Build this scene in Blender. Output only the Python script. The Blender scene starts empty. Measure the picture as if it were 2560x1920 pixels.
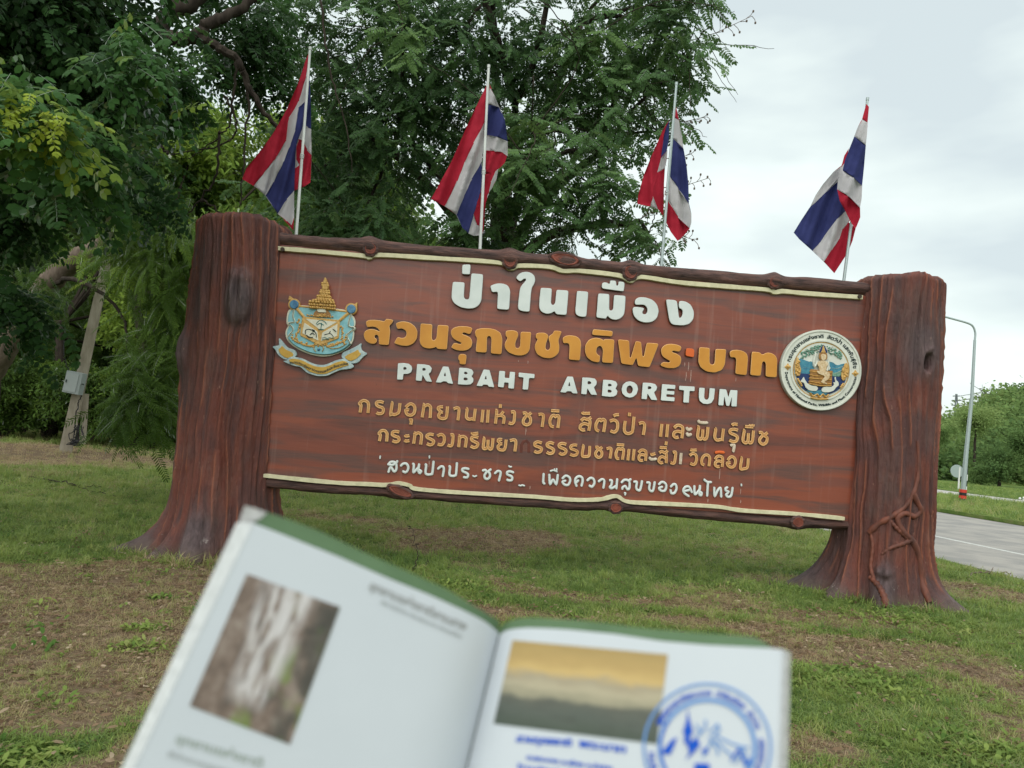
import bpy, bmesh, math, random
import numpy as np
from mathutils import Vector, Matrix, Euler
from mathutils.geometry import delaunay_2d_cdt
random.seed(7); rng = np.random.default_rng(7)
S = bpy.context.scene
C = S.collection
rad = math.radians

# ------------------------------------------------------------------ camera
FPX = 1900.0                      # focal length in pixels of the 2560 wide photograph
CAM = np.array([0.0, 0.0, 1.5])
PITCH, ROLL = rad(3.46), rad(4.5)
Fv = np.array([0, math.cos(PITCH), math.sin(PITCH)])
R0 = np.array([1.0, 0, 0]); U0 = np.array([0, -math.sin(PITCH), math.cos(PITCH)])
Rv = math.cos(ROLL) * R0 + math.sin(ROLL) * U0
Uv = math.cos(ROLL) * U0 - math.sin(ROLL) * R0
cam_d = bpy.data.cameras.new('camera'); cam = bpy.data.objects.new('camera', cam_d); C.objects.link(cam)
cam_d.sensor_width = 36; cam_d.lens = FPX / 2560 * 36
cam_d.clip_start = 0.05; cam_d.clip_end = 5000
m = Matrix.Identity(4)
for i in range(3):
    m[i][0] = Rv[i]; m[i][1] = Uv[i]; m[i][2] = -Fv[i]; m[i][3] = CAM[i]
cam.matrix_world = m
cam_d.dof.use_dof = True; cam_d.dof.focus_distance = 8.3; cam_d.dof.aperture_fstop = 7.0
S.camera = cam

# ------------------------------------------------------------------ sky, sun, exposure
W = bpy.data.worlds.new('World'); S.world = W; W.use_nodes = True
nt = W.node_tree; nt.nodes.clear()
def nn(t, kind, **kw):
    n = t.nodes.new(kind)
    for k, v in kw.items(): setattr(n, k, v)
    return n
wo = nn(nt, 'ShaderNodeOutputWorld'); bg = nn(nt, 'ShaderNodeBackground'); bg.inputs['Strength'].default_value = 0.12
sky = nn(nt, 'ShaderNodeTexSky', sky_type='NISHITA'); sky.sun_disc = False
SUN_EL, SUN_AZ = rad(50), rad(196)
sky.sun_elevation = SUN_EL; sky.sun_rotation = SUN_AZ; sky.air_density = 1.2; sky.dust_density = 2.5
tc = nn(nt, 'ShaderNodeTexCoord')
mp = nn(nt, 'ShaderNodeMapping'); mp.inputs['Scale'].default_value = (1.1, 1.1, 3.2); mp.inputs['Rotation'].default_value = (0.1, 0.25, 0)
ns = nn(nt, 'ShaderNodeTexNoise'); ns.inputs['Scale'].default_value = 1.7; ns.inputs['Detail'].default_value = 5; ns.inputs['Roughness'].default_value = 0.5
cr = nn(nt, 'ShaderNodeValToRGB')
cr.color_ramp.elements[0].position = 0.36; cr.color_ramp.elements[0].color = (0.57, 0.645, 0.66, 1)
cr.color_ramp.elements[1].position = 0.58; cr.color_ramp.elements[1].color = (0.84, 0.91, 0.88, 1)
e_ = cr.color_ramp.elements.new(0.47); e_.color = (0.70, 0.78, 0.76, 1)
cm = nn(nt, 'ShaderNodeVectorMath', operation='SCALE'); cm.inputs['Scale'].default_value = 6.8
mx = nn(nt, 'ShaderNodeMix', data_type='RGBA'); mx.inputs['Factor'].default_value = 0.93
L = nt.links.new
L(tc.outputs['Generated'], mp.inputs['Vector']); L(mp.outputs['Vector'], ns.inputs['Vector']); L(ns.outputs['Fac'], cr.inputs['Fac'])
L(cr.outputs['Color'], cm.inputs[0]); L(sky.outputs['Color'], mx.inputs['A']); L(cm.outputs['Vector'], mx.inputs['B'])
L(mx.outputs['Result'], bg.inputs['Color']); L(bg.outputs['Background'], wo.inputs['Surface'])
sd = bpy.data.lights.new('sun', 'SUN'); sd.energy = 1.5; sd.angle = rad(80); sd.color = (1, 0.97, 0.92)
sun = bpy.data.objects.new('sun', sd); C.objects.link(sun)
sun.rotation_euler = Vector((math.cos(SUN_EL) * math.sin(SUN_AZ), math.cos(SUN_EL) * math.cos(SUN_AZ), math.sin(SUN_EL))).to_track_quat('Z', 'Y').to_euler()
sun.location = (0, 0, 30)
S.view_settings.view_transform = 'Standard'; S.view_settings.look = 'None'
S.view_settings.exposure = 0.64; S.view_settings.gamma = 1; S.view_settings.use_curve_mapping = False
S.render.engine = 'CYCLES'
S.cycles.use_denoising = True
S.cycles.max_bounces = 6; S.cycles.diffuse_bounces = 3; S.cycles.glossy_bounces = 2; S.cycles.transmission_bounces = 4; S.cycles.transparent_max_bounces = 4

# ------------------------------------------------------------------ geometry helpers
def ray(px, py): return Fv + (px - 1280) / FPX * Rv + (960 - py) / FPX * Uv
def P(px, py, y):                                   # point seen at a photo pixel, y metres ahead
    v = ray(px, py); return CAM + v * (y / v[1])
def G(px, py, z=0.0):                               # point on the ground
    v = ray(px, py); return CAM + v * ((z - 1.5) / v[2])
# board frame
BO = np.array([-2.4, 7.90, 0.0]); BX = np.array([6.05, 0.36, 0]); BX = BX / np.linalg.norm(BX)
BN = np.array([BX[1], -BX[0], 0.0]); BZ = np.array([0, 0, 1.0])      # normal towards the viewer
def B(px, py, off=0.0):                             # board coordinates (u along, w up) of a photo pixel
    v = ray(px, py); o = BO + BN * off
    t = np.dot(o - CAM, BN) / np.dot(v, BN)
    p = CAM + v * t - o
    return float(np.dot(p, BX)), float(p[2])
def BW(u, w, n): return BO + BX * u + BZ * w + BN * n
BM = Matrix([[BX[0], 0, BN[0], BO[0]], [BX[1], 0, BN[1], BO[1]], [BX[2], 1, BN[2], BO[2]], [0, 0, 0, 1]])

def tag(o, label=None, cat=None, group=None, kind=None):
    for k, v in (('label', label), ('category', cat), ('group', group), ('kind', kind)):
        if v: o[k] = v
    return o
def empty(name, loc, label=None, cat=None, group=None):
    o = bpy.data.objects.new(name, None); C.objects.link(o); o.location = Vector(loc); o.empty_display_size = .1
    return tag(o, label, cat, group)
def adopt(o, parent):
    if parent is not None:
        o.parent = parent
        t = Matrix.Identity(4); q = parent
        tot = Vector((0, 0, 0))
        while q is not None: tot = tot + q.location; q = q.parent if not q.type == 'MESH' else q.parent
        if parent.type == 'EMPTY': o.matrix_parent_inverse = Matrix.Translation(-parent.location)
    return o
def mk(name, V, Fc, mats, parent=None, mi=None, smooth=False, mat_world=None):
    me = bpy.data.meshes.new(name)
    me.from_pydata([tuple(map(float, v)) for v in V], [], [tuple(map(int, f)) for f in Fc])
    if not isinstance(mats, (list, tuple)): mats = [mats]
    for q in mats: me.materials.append(q)
    if mi is not None: me.polygons.foreach_set('material_index', np.array(mi, dtype=np.int32))
    if smooth: me.polygons.foreach_set('use_smooth', np.ones(len(me.polygons), dtype=bool))
    me.update()
    o = bpy.data.objects.new(name, me); C.objects.link(o)
    if mat_world is not None: o.matrix_world = mat_world
    return adopt(o, parent)
def smoothed(o, ang=40):
    me = o.data
    me.polygons.foreach_set('use_smooth', np.ones(len(me.polygons), dtype=bool))
    try: me.set_sharp_from_angle(angle=rad(ang))
    except Exception: pass
    return o
class MB:
    def __init__(s): s.V = []; s.F = []; s.M = []
    def add(s, V, F, m=0):
        b = len(s.V); s.V += [tuple(v) for v in V]; s.F += [tuple(i + b for i in f) for f in F]; s.M += [m] * len(F); return s
    def box(s, c, d, m=0, R=None):
        V = []
        for x in (-.5, .5):
            for y in (-.5, .5):
                for z in (-.5, .5):
                    v = Vector((x * d[0], y * d[1], z * d[2]))
                    if R is not None: v = R @ v
                    V.append(tuple(Vector(c) + v))
        return s.add(V, [(0, 1, 3, 2), (4, 6, 7, 5), (0, 4, 5, 1), (2, 3, 7, 6), (0, 2, 6, 4), (1, 5, 7, 3)], m)
    def tube(s, pts, rr, n=8, m=0, cap=True):
        pts = [Vector(p) for p in pts]
        if not isinstance(rr, (list, tuple, np.ndarray)): rr = [rr] * len(pts)
        V = []; F = []; up = None
        for i, p in enumerate(pts):
            t = (pts[min(i + 1, len(pts) - 1)] - pts[max(i - 1, 0)]).normalized()
            if up is None:
                up = Vector((0, 0, 1)) if abs(t.z) < .9 else Vector((1, 0, 0))
            a = t.cross(up).normalized(); b = a.cross(t).normalized(); up = b
            for k in range(n):
                an = 2 * math.pi * k / n
                V.append(p + (a * math.cos(an) + b * math.sin(an)) * rr[i])
        for i in range(len(pts) - 1):
            for k in range(n):
                F.append((i * n + k, i * n + (k + 1) % n, (i + 1) * n + (k + 1) % n, (i + 1) * n + k))
        if cap:
            F.append(tuple(range(n))[::-1]); F.append(tuple((len(pts) - 1) * n + k for k in range(n)))
        return s.add(V, F, m)
    def build(s, name, mats, parent=None, smooth=False):
        o = mk(name, s.V, s.F, mats, parent, s.M)
        if smooth: smoothed(o)
        return o
def resample(pts, n):
    pts = [Vector(p) for p in pts]
    # catmull-rom
    out = []
    k = len(pts) - 1
    for i in range(n):
        t = i / (n - 1) * k; j = min(int(t), k - 1); f = t - j
        p0 = pts[max(j - 1, 0)]; p1 = pts[j]; p2 = pts[j + 1]; p3 = pts[min(j + 2, k)]
        out.append(.5 * ((2 * p1) + (-p0 + p2) * f + (2 * p0 - 5 * p1 + 4 * p2 - p3) * f * f + (-p0 + 3 * p1 - 3 * p2 + p3) * f ** 3))
    return out
def hash2(ix, iy, s):
    h = (ix * 374761393 + iy * 668265263 + s * 974634777) & 0x7fffffff
    h = ((h ^ (h >> 13)) * 1274126177) & 0x7fffffff
    return ((h ^ (h >> 16)) & 0xffff) / 65535.0
def vnoise(x, y, s=0):
    x = np.asarray(x, float); y = np.asarray(y, float)
    ix = np.floor(x).astype(np.int64); iy = np.floor(y).astype(np.int64); fx = x - ix; fy = y - iy
    fx = fx * fx * (3 - 2 * fx); fy = fy * fy * (3 - 2 * fy)
    a = hash2(ix, iy, s); b = hash2(ix + 1, iy, s); c = hash2(ix, iy + 1, s); d = hash2(ix + 1, iy + 1, s)
    return (a * (1 - fx) + b * fx) * (1 - fy) + (c * (1 - fx) + d * fx) * fy
def fbm(x, y, s=0, o=4):
    r = 0; a = .5; tot = 0
    for i in range(o):
        r = r + a * vnoise(x * 2 ** i, y * 2 ** i, s + i * 17); tot += a; a *= .5
    return r / tot

# ------------------------------------------------------------------ materials
def mat(name, col, rough=0.7, spec=0.3, metal=0.0):
    M = bpy.data.materials.new(name); M.use_nodes = True
    b = M.node_tree.nodes['Principled BSDF']
    b.inputs['Base Color'].default_value = (*col, 1); b.inputs['Roughness'].default_value = rough
    b.inputs['Specular IOR Level'].default_value = spec; b.inputs['Metallic'].default_value = metal
    return M
class MG:                                            # little node graph builder
    def __init__(s, name, rough=.7, spec=.3):
        s.M = mat(name, (1, 1, 1), rough, spec); s.t = s.M.node_tree; s.b = s.t.nodes['Principled BSDF']
        s.geo = nn(s.t, 'ShaderNodeNewGeometry'); s.tc = nn(s.t, 'ShaderNodeTexCoord')
    def l(s, a, b): s.t.links.new(a, b)
    def noise(s, scale=5, detail=4, rough=.55, stretch=(1, 1, 1), rot=(0, 0, 0), vec=None, dist=0):
        mp = nn(s.t, 'ShaderNodeMapping'); mp.inputs['Scale'].default_value = stretch; mp.inputs['Rotation'].default_value = rot
        s.l(vec or s.tc.outputs['Object'], mp.inputs['Vector'])
        n = nn(s.t, 'ShaderNodeTexNoise'); n.inputs['Scale'].default_value = scale; n.inputs['Detail'].default_value = detail
        n.inputs['Roughness'].default_value = rough; n.inputs['Distortion'].default_value = dist
        s.l(mp.outputs['Vector'], n.inputs['Vector']); return n.outputs['Fac']
    def ramp(s, fac, stops):
        r = nn(s.t, 'ShaderNodeValToRGB'); e = r.color_ramp.elements
        while len(e) < len(stops): e.new(.5)
        for k, (p, c) in enumerate(stops):
            e[k].position = p; e[k].color = (*c, 1) if len(c) == 3 else c
        s.l(fac, r.inputs['Fac']); return r.outputs['Color']
    def mask(s, fac, a, b):
        r = nn(s.t, 'ShaderNodeMapRange'); r.inputs['From Min'].default_value = a; r.inputs['From Max'].default_value = b
        s.l(fac, r.inputs['Value']); return r.outputs['Result']
    def mix(s, f, a, b, mode='MIX'):
        m_ = nn(s.t, 'ShaderNodeMix', data_type='RGBA', blend_type=mode)
        if isinstance(f, (int, float)): m_.inputs['Factor'].default_value = f
        else: s.l(f, m_.inputs['Factor'])
        for k, v in (('A', a), ('B', b)):
            if isinstance(v, tuple): m_.inputs[k].default_value = (*v, 1)
            else: s.l(v, m_.inputs[k])
        return m_.outputs['Result']
    def math(s, op, a, b=0):
        n = nn(s.t, 'ShaderNodeMath', operation=op)
        for i, v in enumerate((a, b)):
            if isinstance(v, (int, float)): n.inputs[i].default_value = v
            else: s.l(v, n.inputs[i])
        return n.outputs[0]
    def attr(s, name, typ='GEOMETRY'):
        a = nn(s.t, 'ShaderNodeAttribute'); a.attribute_name = name; a.attribute_type = typ; return a.outputs['Fac']
    def z(s):
        x = nn(s.t, 'ShaderNodeSeparateXYZ'); s.l(s.geo.outputs['Position'], x.inputs[0]); return x.outputs['Z']
    def out(s, col, bump=None, bs=.3, dist=.01):
        s.l(col, s.b.inputs['Base Color'])
        if bump is not None:
            bp = nn(s.t, 'ShaderNodeBump'); bp.inputs['Strength'].default_value = bs; bp.inputs['Distance'].default_value = dist
            s.l(bump, bp.inputs['Height']); s.l(bp.outputs['Normal'], s.b.inputs['Normal'])
        return s.M
def simple_noise_mat(name, c1, c2, scale=20, rough=.7, spec=.3, bump=.2, stretch=(1, 1, 1), dist=.004):
    g = MG(name, rough, spec); n = g.noise(scale, 5, .6, stretch)
    return g.out(g.ramp(n, [(.3, c1), (.7, c2)]), n, bump, dist)

def leaf_mat(name, ca, cb, cc, gloss=.16):
    M = bpy.data.materials.new(name); M.use_nodes = True; t = M.node_tree; t.nodes.clear()
    o = nn(t, 'ShaderNodeOutputMaterial'); oi = nn(t, 'ShaderNodeObjectInfo')
    at = nn(t, 'ShaderNodeAttribute'); at.attribute_name = 'tint'; at.attribute_type = 'INSTANCER'
    r = nn(t, 'ShaderNodeValToRGB'); e = r.color_ramp.elements; e.new(.5)
    for k, c in enumerate((ca, cb, cc)): e[k].position = (0, .55, 1)[k]; e[k].color = (*c, 1)
    ad = nn(t, 'ShaderNodeMath', operation='MULTIPLY_ADD'); ad.inputs[1].default_value = .3
    t.links.new(oi.outputs['Random'], ad.inputs[0]); t.links.new(at.outputs['Fac'], ad.inputs[2])
    sb = nn(t, 'ShaderNodeMath', operation='SUBTRACT'); sb.inputs[1].default_value = .15
    t.links.new(ad.outputs[0], sb.inputs[0]); t.links.new(sb.outputs[0], r.inputs['Fac'])
    df = nn(t, 'ShaderNodeBsdfDiffuse'); tr = nn(t, 'ShaderNodeBsdfTranslucent'); gl = nn(t, 'ShaderNodeBsdfGlossy'); gl.inputs['Roughness'].default_value = .5
    hs = nn(t, 'ShaderNodeHueSaturation'); hs.inputs['Hue'].default_value = .48; hs.inputs['Value'].default_value = 1.5
    t.links.new(r.outputs['Color'], df.inputs['Color']); t.links.new(r.outputs['Color'], hs.inputs['Color']); t.links.new(hs.outputs['Color'], tr.inputs['Color'])
    m1 = nn(t, 'ShaderNodeMixShader'); m1.inputs[0].default_value = .38
    t.links.new(df.outputs[0], m1.inputs[1]); t.links.new(tr.outputs[0], m1.inputs[2])
    fr = nn(t, 'ShaderNodeFresnel'); fr.inputs['IOR'].default_value = 1.35
    fm = nn(t, 'ShaderNodeMath', operation='MULTIPLY'); fm.inputs[1].default_value = gloss * 1.4; t.links.new(fr.outputs[0], fm.inputs[0])
    m2 = nn(t, 'ShaderNodeMixShader'); t.links.new(fm.outputs[0], m2.inputs[0]); t.links.new(m1.outputs[0], m2.inputs[1]); t.links.new(gl.outputs[0], m2.inputs[2])
    t.links.new(m2.outputs[0], o.inputs['Surface'])
    return M

LEAF_TREE = leaf_mat('tree_leaf', (.045, .095, .040), (.088, .170, .058), (.16, .26, .08))
LEAF_NEAR = leaf_mat('near_leaf', (.022, .052, .018), (.055, .14, .036), (.34, .42, .05))
LEAF_WALL = leaf_mat('undergrowth_leaf', (.040, .080, .018), (.095, .17, .030), (.24, .35, .06))  # brightest stop raised to carry painted sunlight on foliage under the canopy
LEAF_HILL = leaf_mat('hazed_hill_leaf', (.085, .15, .055), (.17, .26, .085), (.26, .34, .13), .05)  # greens paled and greyed, distance haze put into the leaf colour
GRASS = leaf_mat('grass_blade', (.085, .165, .040), (.265, .34, .095), (.42, .33, .20), .04)
BARK = simple_noise_mat('tree_bark', (.022, .017, .014), (.065, .052, .042), 12, .9, .1, .6, (1, 1, .25), .02)
BARK_PALE = simple_noise_mat('pale_bark', (.10, .075, .06), (.2, .155, .125), 14, .9, .1, .6, (1, 1, .4), .02)

# painted concrete made to look like bark
def fake_bark():
    g = MG('painted_trunk', .62, .35)
    streak = g.noise(3.2, 6, .6, (2.2, 2.2, .22)); fine = g.noise(22, 5, .7, (1, 1, .12)); blot = g.noise(1.6, 3, .5)
    base = g.ramp(streak, [(.28, (.050, .025, .024)), (.43, (.10, .034, .026)), (.55, (.155, .045, .030)), (.66, (.09, .037, .032)), (.8, (.062, .034, .034))])
    base = g.mix(g.math('MULTIPLY', g.mask(fine, .5, .8), .8), base, (.21, .066, .038))
    base = g.mix(g.math('MULTIPLY', g.mask(blot, .45, .6), .6), base, (.060, .036, .037))
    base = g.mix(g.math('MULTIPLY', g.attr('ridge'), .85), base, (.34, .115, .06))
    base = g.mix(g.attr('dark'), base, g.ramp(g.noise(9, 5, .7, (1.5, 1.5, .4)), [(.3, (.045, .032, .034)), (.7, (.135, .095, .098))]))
    lowz = g.mask(g.z(), .34, .02)
    chip = g.math('MULTIPLY', g.mask(g.noise(11, 5, .7), .60, .63), g.math('MULTIPLY', lowz, g.mask(g.noise(2.2, 2), .5, .58)))
    base = g.mix(chip, base, (.62, .58, .52))
    chips2 = g.math('MULTIPLY', g.mask(g.noise(38, 3, .6, (1, 1, .35)), .71, .73), .6)
    base = g.mix(chips2, base, (.42, .24, .17))
    dust = g.math('MULTIPLY', g.mask(g.noise(2.6, 5, .75, (1, 1, .6)), .5, .75), .28); base = g.mix(dust, base, (.20, .145, .12))
    mud = g.math('MULTIPLY', g.mask(g.z(), .16, .0), g.mask(g.noise(7, 4, .7), .35, .6)); base = g.mix(mud, base, (.11, .085, .06))
    bump = g.math('ADD', g.math('MULTIPLY', g.noise(60, 4, .7, (1, 1, .25)), .8), g.math('ADD', fine, g.math('MULTIPLY', g.noise(14, 6, .75, (1, 1, .5)), 1.2)))
    return g.out(base, bump, .75, .02)
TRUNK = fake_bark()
def board_mat():
    g = MG('painted_board', .34, .5)
    # object space is the world here; x along the board, z up
    broad = g.noise(.9, 4, .5, (.42, 1, 3.2), (0, .10, 0), dist=1.4); grain = g.noise(9, 6, .7, (.35, 1, 9)); band = g.noise(1.5, 3, .5, (.34, 1, 3.2), (0, -.07, 0), dist=1.6)
    base = g.ramp(broad, [(.30, (.10, .036, .027)), (.42, (.175, .045, .027)), (.55, (.235, .058, .029)), (.68, (.17, .052, .035))])
    base = g.mix(g.math('MULTIPLY', g.mask(band, .48, .63), .78), base, (.078, .048, .043))
    base = g.mix(g.math('MULTIPLY', g.mask(grain, .4, .8), .45), base, (.25, .08, .052))
    drip = g.math('MULTIPLY', g.mask(g.noise(9, 3, .5, (1.6, 1, .10)), .58, .8), .30)
    base = g.mix(drip, base, (.36, .24, .20))
    spots = g.math('MULTIPLY', g.mask(g.noise(30, 3, .5), .72, .76), .5)
    base = g.mix(spots, base, (.06, .03, .025))
    return g.out(base, grain, .12, .004)
BOARD = board_mat()
def log_mat():
    g = MG('rail_bark', .75, .25)
    n = g.noise(7, 6, .7, (.5, 2, 4)); n2 = g.noise(3, 3)
    c = g.ramp(n, [(.3, (.020, .014, .014)), (.48, (.085, .050, .045)), (.7, (.17, .088, .072))])
    c = g.mix(g.math('MULTIPLY', g.mask(n2, .5, .7), .35), c, (.14, .06, .045))
    return g.out(c, n, .8, .03)
LOG = log_mat()
KNOT = simple_noise_mat('knot_face', (.12, .035, .024), (.26, .07, .042), 9, .6, .3, .6, (1, 1, 1), .02)
CREAM = simple_noise_mat('cream_trim', (.50, .47, .30), (.66, .62, .42), 14, .6, .3, .25)
WHITE = simple_noise_mat('white_letter', (.56, .61, .59), (.66, .70, .68), 5, .45, .4, .05)
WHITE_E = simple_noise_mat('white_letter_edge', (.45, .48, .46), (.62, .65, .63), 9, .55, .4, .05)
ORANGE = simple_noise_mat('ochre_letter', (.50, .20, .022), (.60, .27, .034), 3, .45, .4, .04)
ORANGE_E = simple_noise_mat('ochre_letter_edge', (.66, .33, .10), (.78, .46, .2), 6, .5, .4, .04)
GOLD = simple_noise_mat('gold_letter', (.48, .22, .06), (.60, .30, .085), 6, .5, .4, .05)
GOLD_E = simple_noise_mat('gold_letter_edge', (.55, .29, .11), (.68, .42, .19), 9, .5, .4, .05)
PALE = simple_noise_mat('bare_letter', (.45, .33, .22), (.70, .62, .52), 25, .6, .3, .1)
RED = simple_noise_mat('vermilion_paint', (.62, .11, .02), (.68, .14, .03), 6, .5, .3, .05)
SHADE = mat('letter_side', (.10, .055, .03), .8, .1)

# ------------------------------------------------------------------ ground
def smooth01(x): x = np.clip(x, 0, 1); return x * x * (3 - 2 * x)
BROWN = [(250, 1750, 1.3, 1.0, 1.1), (80, 1600, 1.6, 1.2, 1.1), (420, 1600, .7, .8, .9), (140, 1560, 1.5, 1.1, 1.0), (300, 1450, 1.2, .8, 1.0), (60, 1700, 1.0, .8, .9), (380, 1420, .7, .35, 1), (60, 1130, 4.0, 2.6, 1.3), (1150, 1345, 1.3, .9, .75), (1290, 1340, 1.0, .8, .6),
         (1240, 1530, .7, .25, .8), (1480, 1500, .8, .20, .8), (1760, 1560, .8, .18, .7), (2150, 1560, .9, .3, .9), (2250, 1620, .7, .25, .8), (2100, 1640, .6, .25, .7),
         (2060, 1860, .35, .3, .9), (2350, 1840, .7, .25, .55), (2450, 1680, .4, .3, .5), (2400, 1480, 1.2, .5, .8), (1000, 1310, 1.2, .6, .35), (180, 1850, .35, .4, .5)]
GREENS = [(1500, 1260, 6, 2.5), (1000, 1240, 5, 2.5), (1900, 1340, 1.5, 1.2), (60, 1880, .30, .22), (350, 1800, .12, .3), (250, 1290, 1.2, .5), (1500, 1600, .6, .2), (2000, 1700, .6, .3), (2500, 1560, .6, .4)]
def dryness(x, y):
    d = np.zeros_like(np.asarray(x, float))
    for px, py, a, b, s in BROWN:
        g = G(px, py); q = ((x - g[0]) / a) ** 2 + ((y - g[1]) / b) ** 2
        d = np.maximum(d, s * np.exp(-q * .8))
    n = fbm(x * .9 + 11, y * .9, 3, 5)
    d = d + (n - .5) * 1.5 + .06
    for px, py, a, b in GREENS:
        g = G(px, py); q = ((x - g[0]) / a) ** 2 + ((y - g[1]) / b) ** 2
        d = d - 1.0 * np.exp(-q)
    n2 = fbm(x * 7, y * 7, 9, 3)
    return np.clip(smooth01((d + (n2 - .5) * .5 - .12) / .5), 0, 1)
road_pts = dict(near=(G(2040, 1321), G(2560, 1451)), line=(G(2335, 1340), G(2560, 1391)), far=(G(2335, 1279), G(2560, 1317)))
rn0, rn1 = road_pts['near']; rdir = (rn1 - rn0); rdir /= np.linalg.norm(rdir)
rnorm = np.array([-rdir[1], rdir[0], 0]); 
if rnorm[1] < 0: rnorm = -rnorm
def road_dist(x, y): return (x - rn0[0]) * rnorm[0] + (y - rn0[1]) * rnorm[1]     # >0 on the far side of the kerb line
def height(x, y):
    h = (fbm(x * .8, y * .8, 21, 3) - .5) * .05 + (fbm(x * 6, y * 6, 5, 3) - .5) * .025
    rd = road_dist(x, y)
    return h * smooth01((-rd - .1) / .8) + 0.0
def ground_mat():
    g = MG('lawn_soil', .95, .1)
    n = g.noise(26, 6, .7); n2 = g.noise(4, 4, .6)
    green = g.ramp(n, [(.3, (.045, .085, .02)), (.7, (.12, .18, .045))])
    brown = g.ramp(n, [(.3, (.10, .068, .042)), (.55, (.20, .145, .095)), (.75, (.31, .245, .17))])
    d = g.attr('dry')
    c = g.mix(g.mask(g.math('ADD', d, g.math('MULTIPLY', n2, .3)), .25, .75), green, brown)
    return g.out(c, n, .9, .03)
GROUND = ground_mat()
def lawn_grid(x0, x1, y0, y1, step):
    xs = np.arange(x0, x1 + 1e-6, step); ys = np.arange(y0, y1 + 1e-6, step)
    X, Y = np.meshgrid(xs, ys); Z = height(X, Y)
    edge = np.minimum(np.minimum(X - x0, x1 - X), np.minimum(Y - y0, y1 - Y))
    Z = Z * smooth01(edge / 1.0)
    V = np.stack([X.ravel(), Y.ravel(), Z.ravel()], 1); nx = len(xs); ny = len(ys)
    i = np.arange(nx * ny).reshape(ny, nx)
    F = np.stack([i[:-1, :-1].ravel(), i[:-1, 1:].ravel(), i[1:, 1:].ravel(), i[1:, :-1].ravel()], 1)
    o = mk('lawn', V, F, GROUND, smooth=True)
    a = o.data.attributes.new('dry', 'FLOAT', 'POINT'); a.data.foreach_set('value', dryness(V[:, 0], V[:, 1]).astype(np.float32))
    return tag(o, kind='structure')
lawn_grid(-26, 20, 1.5, 46, .11)
FIELD = (lambda g: g.out(g.mix(g.mask(g.noise(.3, 6, .7), .45, .6), (.06, .11, .025), (.13, .12, .06)), None))(MG('far_ground', .95, .1))
o = mk('ground', [(-900, -900, -.06), (900, -900, -.06), (900, 900, -.06), (-900, 900, -.06)], [(0, 1, 2, 3)], FIELD); tag(o, kind='structure')

# road
def asph():
    g = MG('asphalt', .9, .2); n = g.noise(90, 4, .7); n2 = g.noise(1.2, 4, .6, (1, 1, 1))
    c = g.ramp(n, [(.3, (.20, .195, .185)), (.7, (.31, .30, .285))]); c = g.mix(g.math('MULTIPLY', g.mask(n2, .4, .6), .7), c, (.38, .355, .32))
    return g.out(c, n, .3, .005)
ASPH = asph(); PAINT = simple_noise_mat('road_paint', (.40, .40, .38), (.62, .62, .59), 12, .7, .2, .1)
def strip(name, d0, d1, z, M, t0=-60, t1=60, zb=None):
    p = [rn0 + rdir * t0 + rnorm * d0, rn0 + rdir * t1 + rnorm * d0, rn0 + rdir * t1 + rnorm * d1, rn0 + rdir * t0 + rnorm * d1]
    V = [(*q[:2], z) for q in p] + [(*q[:2], z - .1) for q in p]
    return mk(name, V, [(0, 1, 2, 3), (4, 7, 6, 5), (0, 4, 5, 1), (1, 5, 6, 2), (2, 6, 7, 3), (3, 7, 4, 0)], M)
dist_pt = lambda p: float(road_dist(p[0], p[1]))
D_LINE = (dist_pt(road_pts['line'][0]) + dist_pt(road_pts['line'][1])) / 2
D_FAR = (dist_pt(road_pts['far'][0]) + dist_pt(road_pts['far'][1])) / 2
tag(strip('road', 0, D_FAR, .012, ASPH, -160, 160), kind='structure')
o = strip('road_marking', D_LINE - .07, D_LINE + .07, .017, PAINT, -160, 160); tag(o, kind='structure')
D_M2 = dist_pt(G(2450, 1253)); D_R2 = dist_pt(G(2450, 1238))
MED = (lambda g: g.out(g.ramp(g.noise(2.2, 8, .75), [(.3, (.06, .11, .025)), (.5, (.12, .19, .045)), (.62, (.19, .22, .08)), (.75, (.08, .14, .03))]), g.noise(14, 6, .7), .8, .05))(MG('verge_grass', .95, .1))
tag(strip('median_strip', D_FAR + .02, D_M2, .12, MED, -160, 160), kind='structure')
KERB = simple_noise_mat('kerb_concrete', (.42, .41, .38), (.6, .58, .54), 6, .85, .2, .2)
tag(strip('far_road', D_M2 + .02, D_R2, .016, simple_noise_mat('pale_concrete', (.36, .35, .32), (.48, .46, .43), 3, .9, .2, .1), -200, 200), kind='structure')
tag(strip('far_verge', D_R2 + .02, D_R2 + 200, .05, MED, -300, 300), kind='structure')

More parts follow.
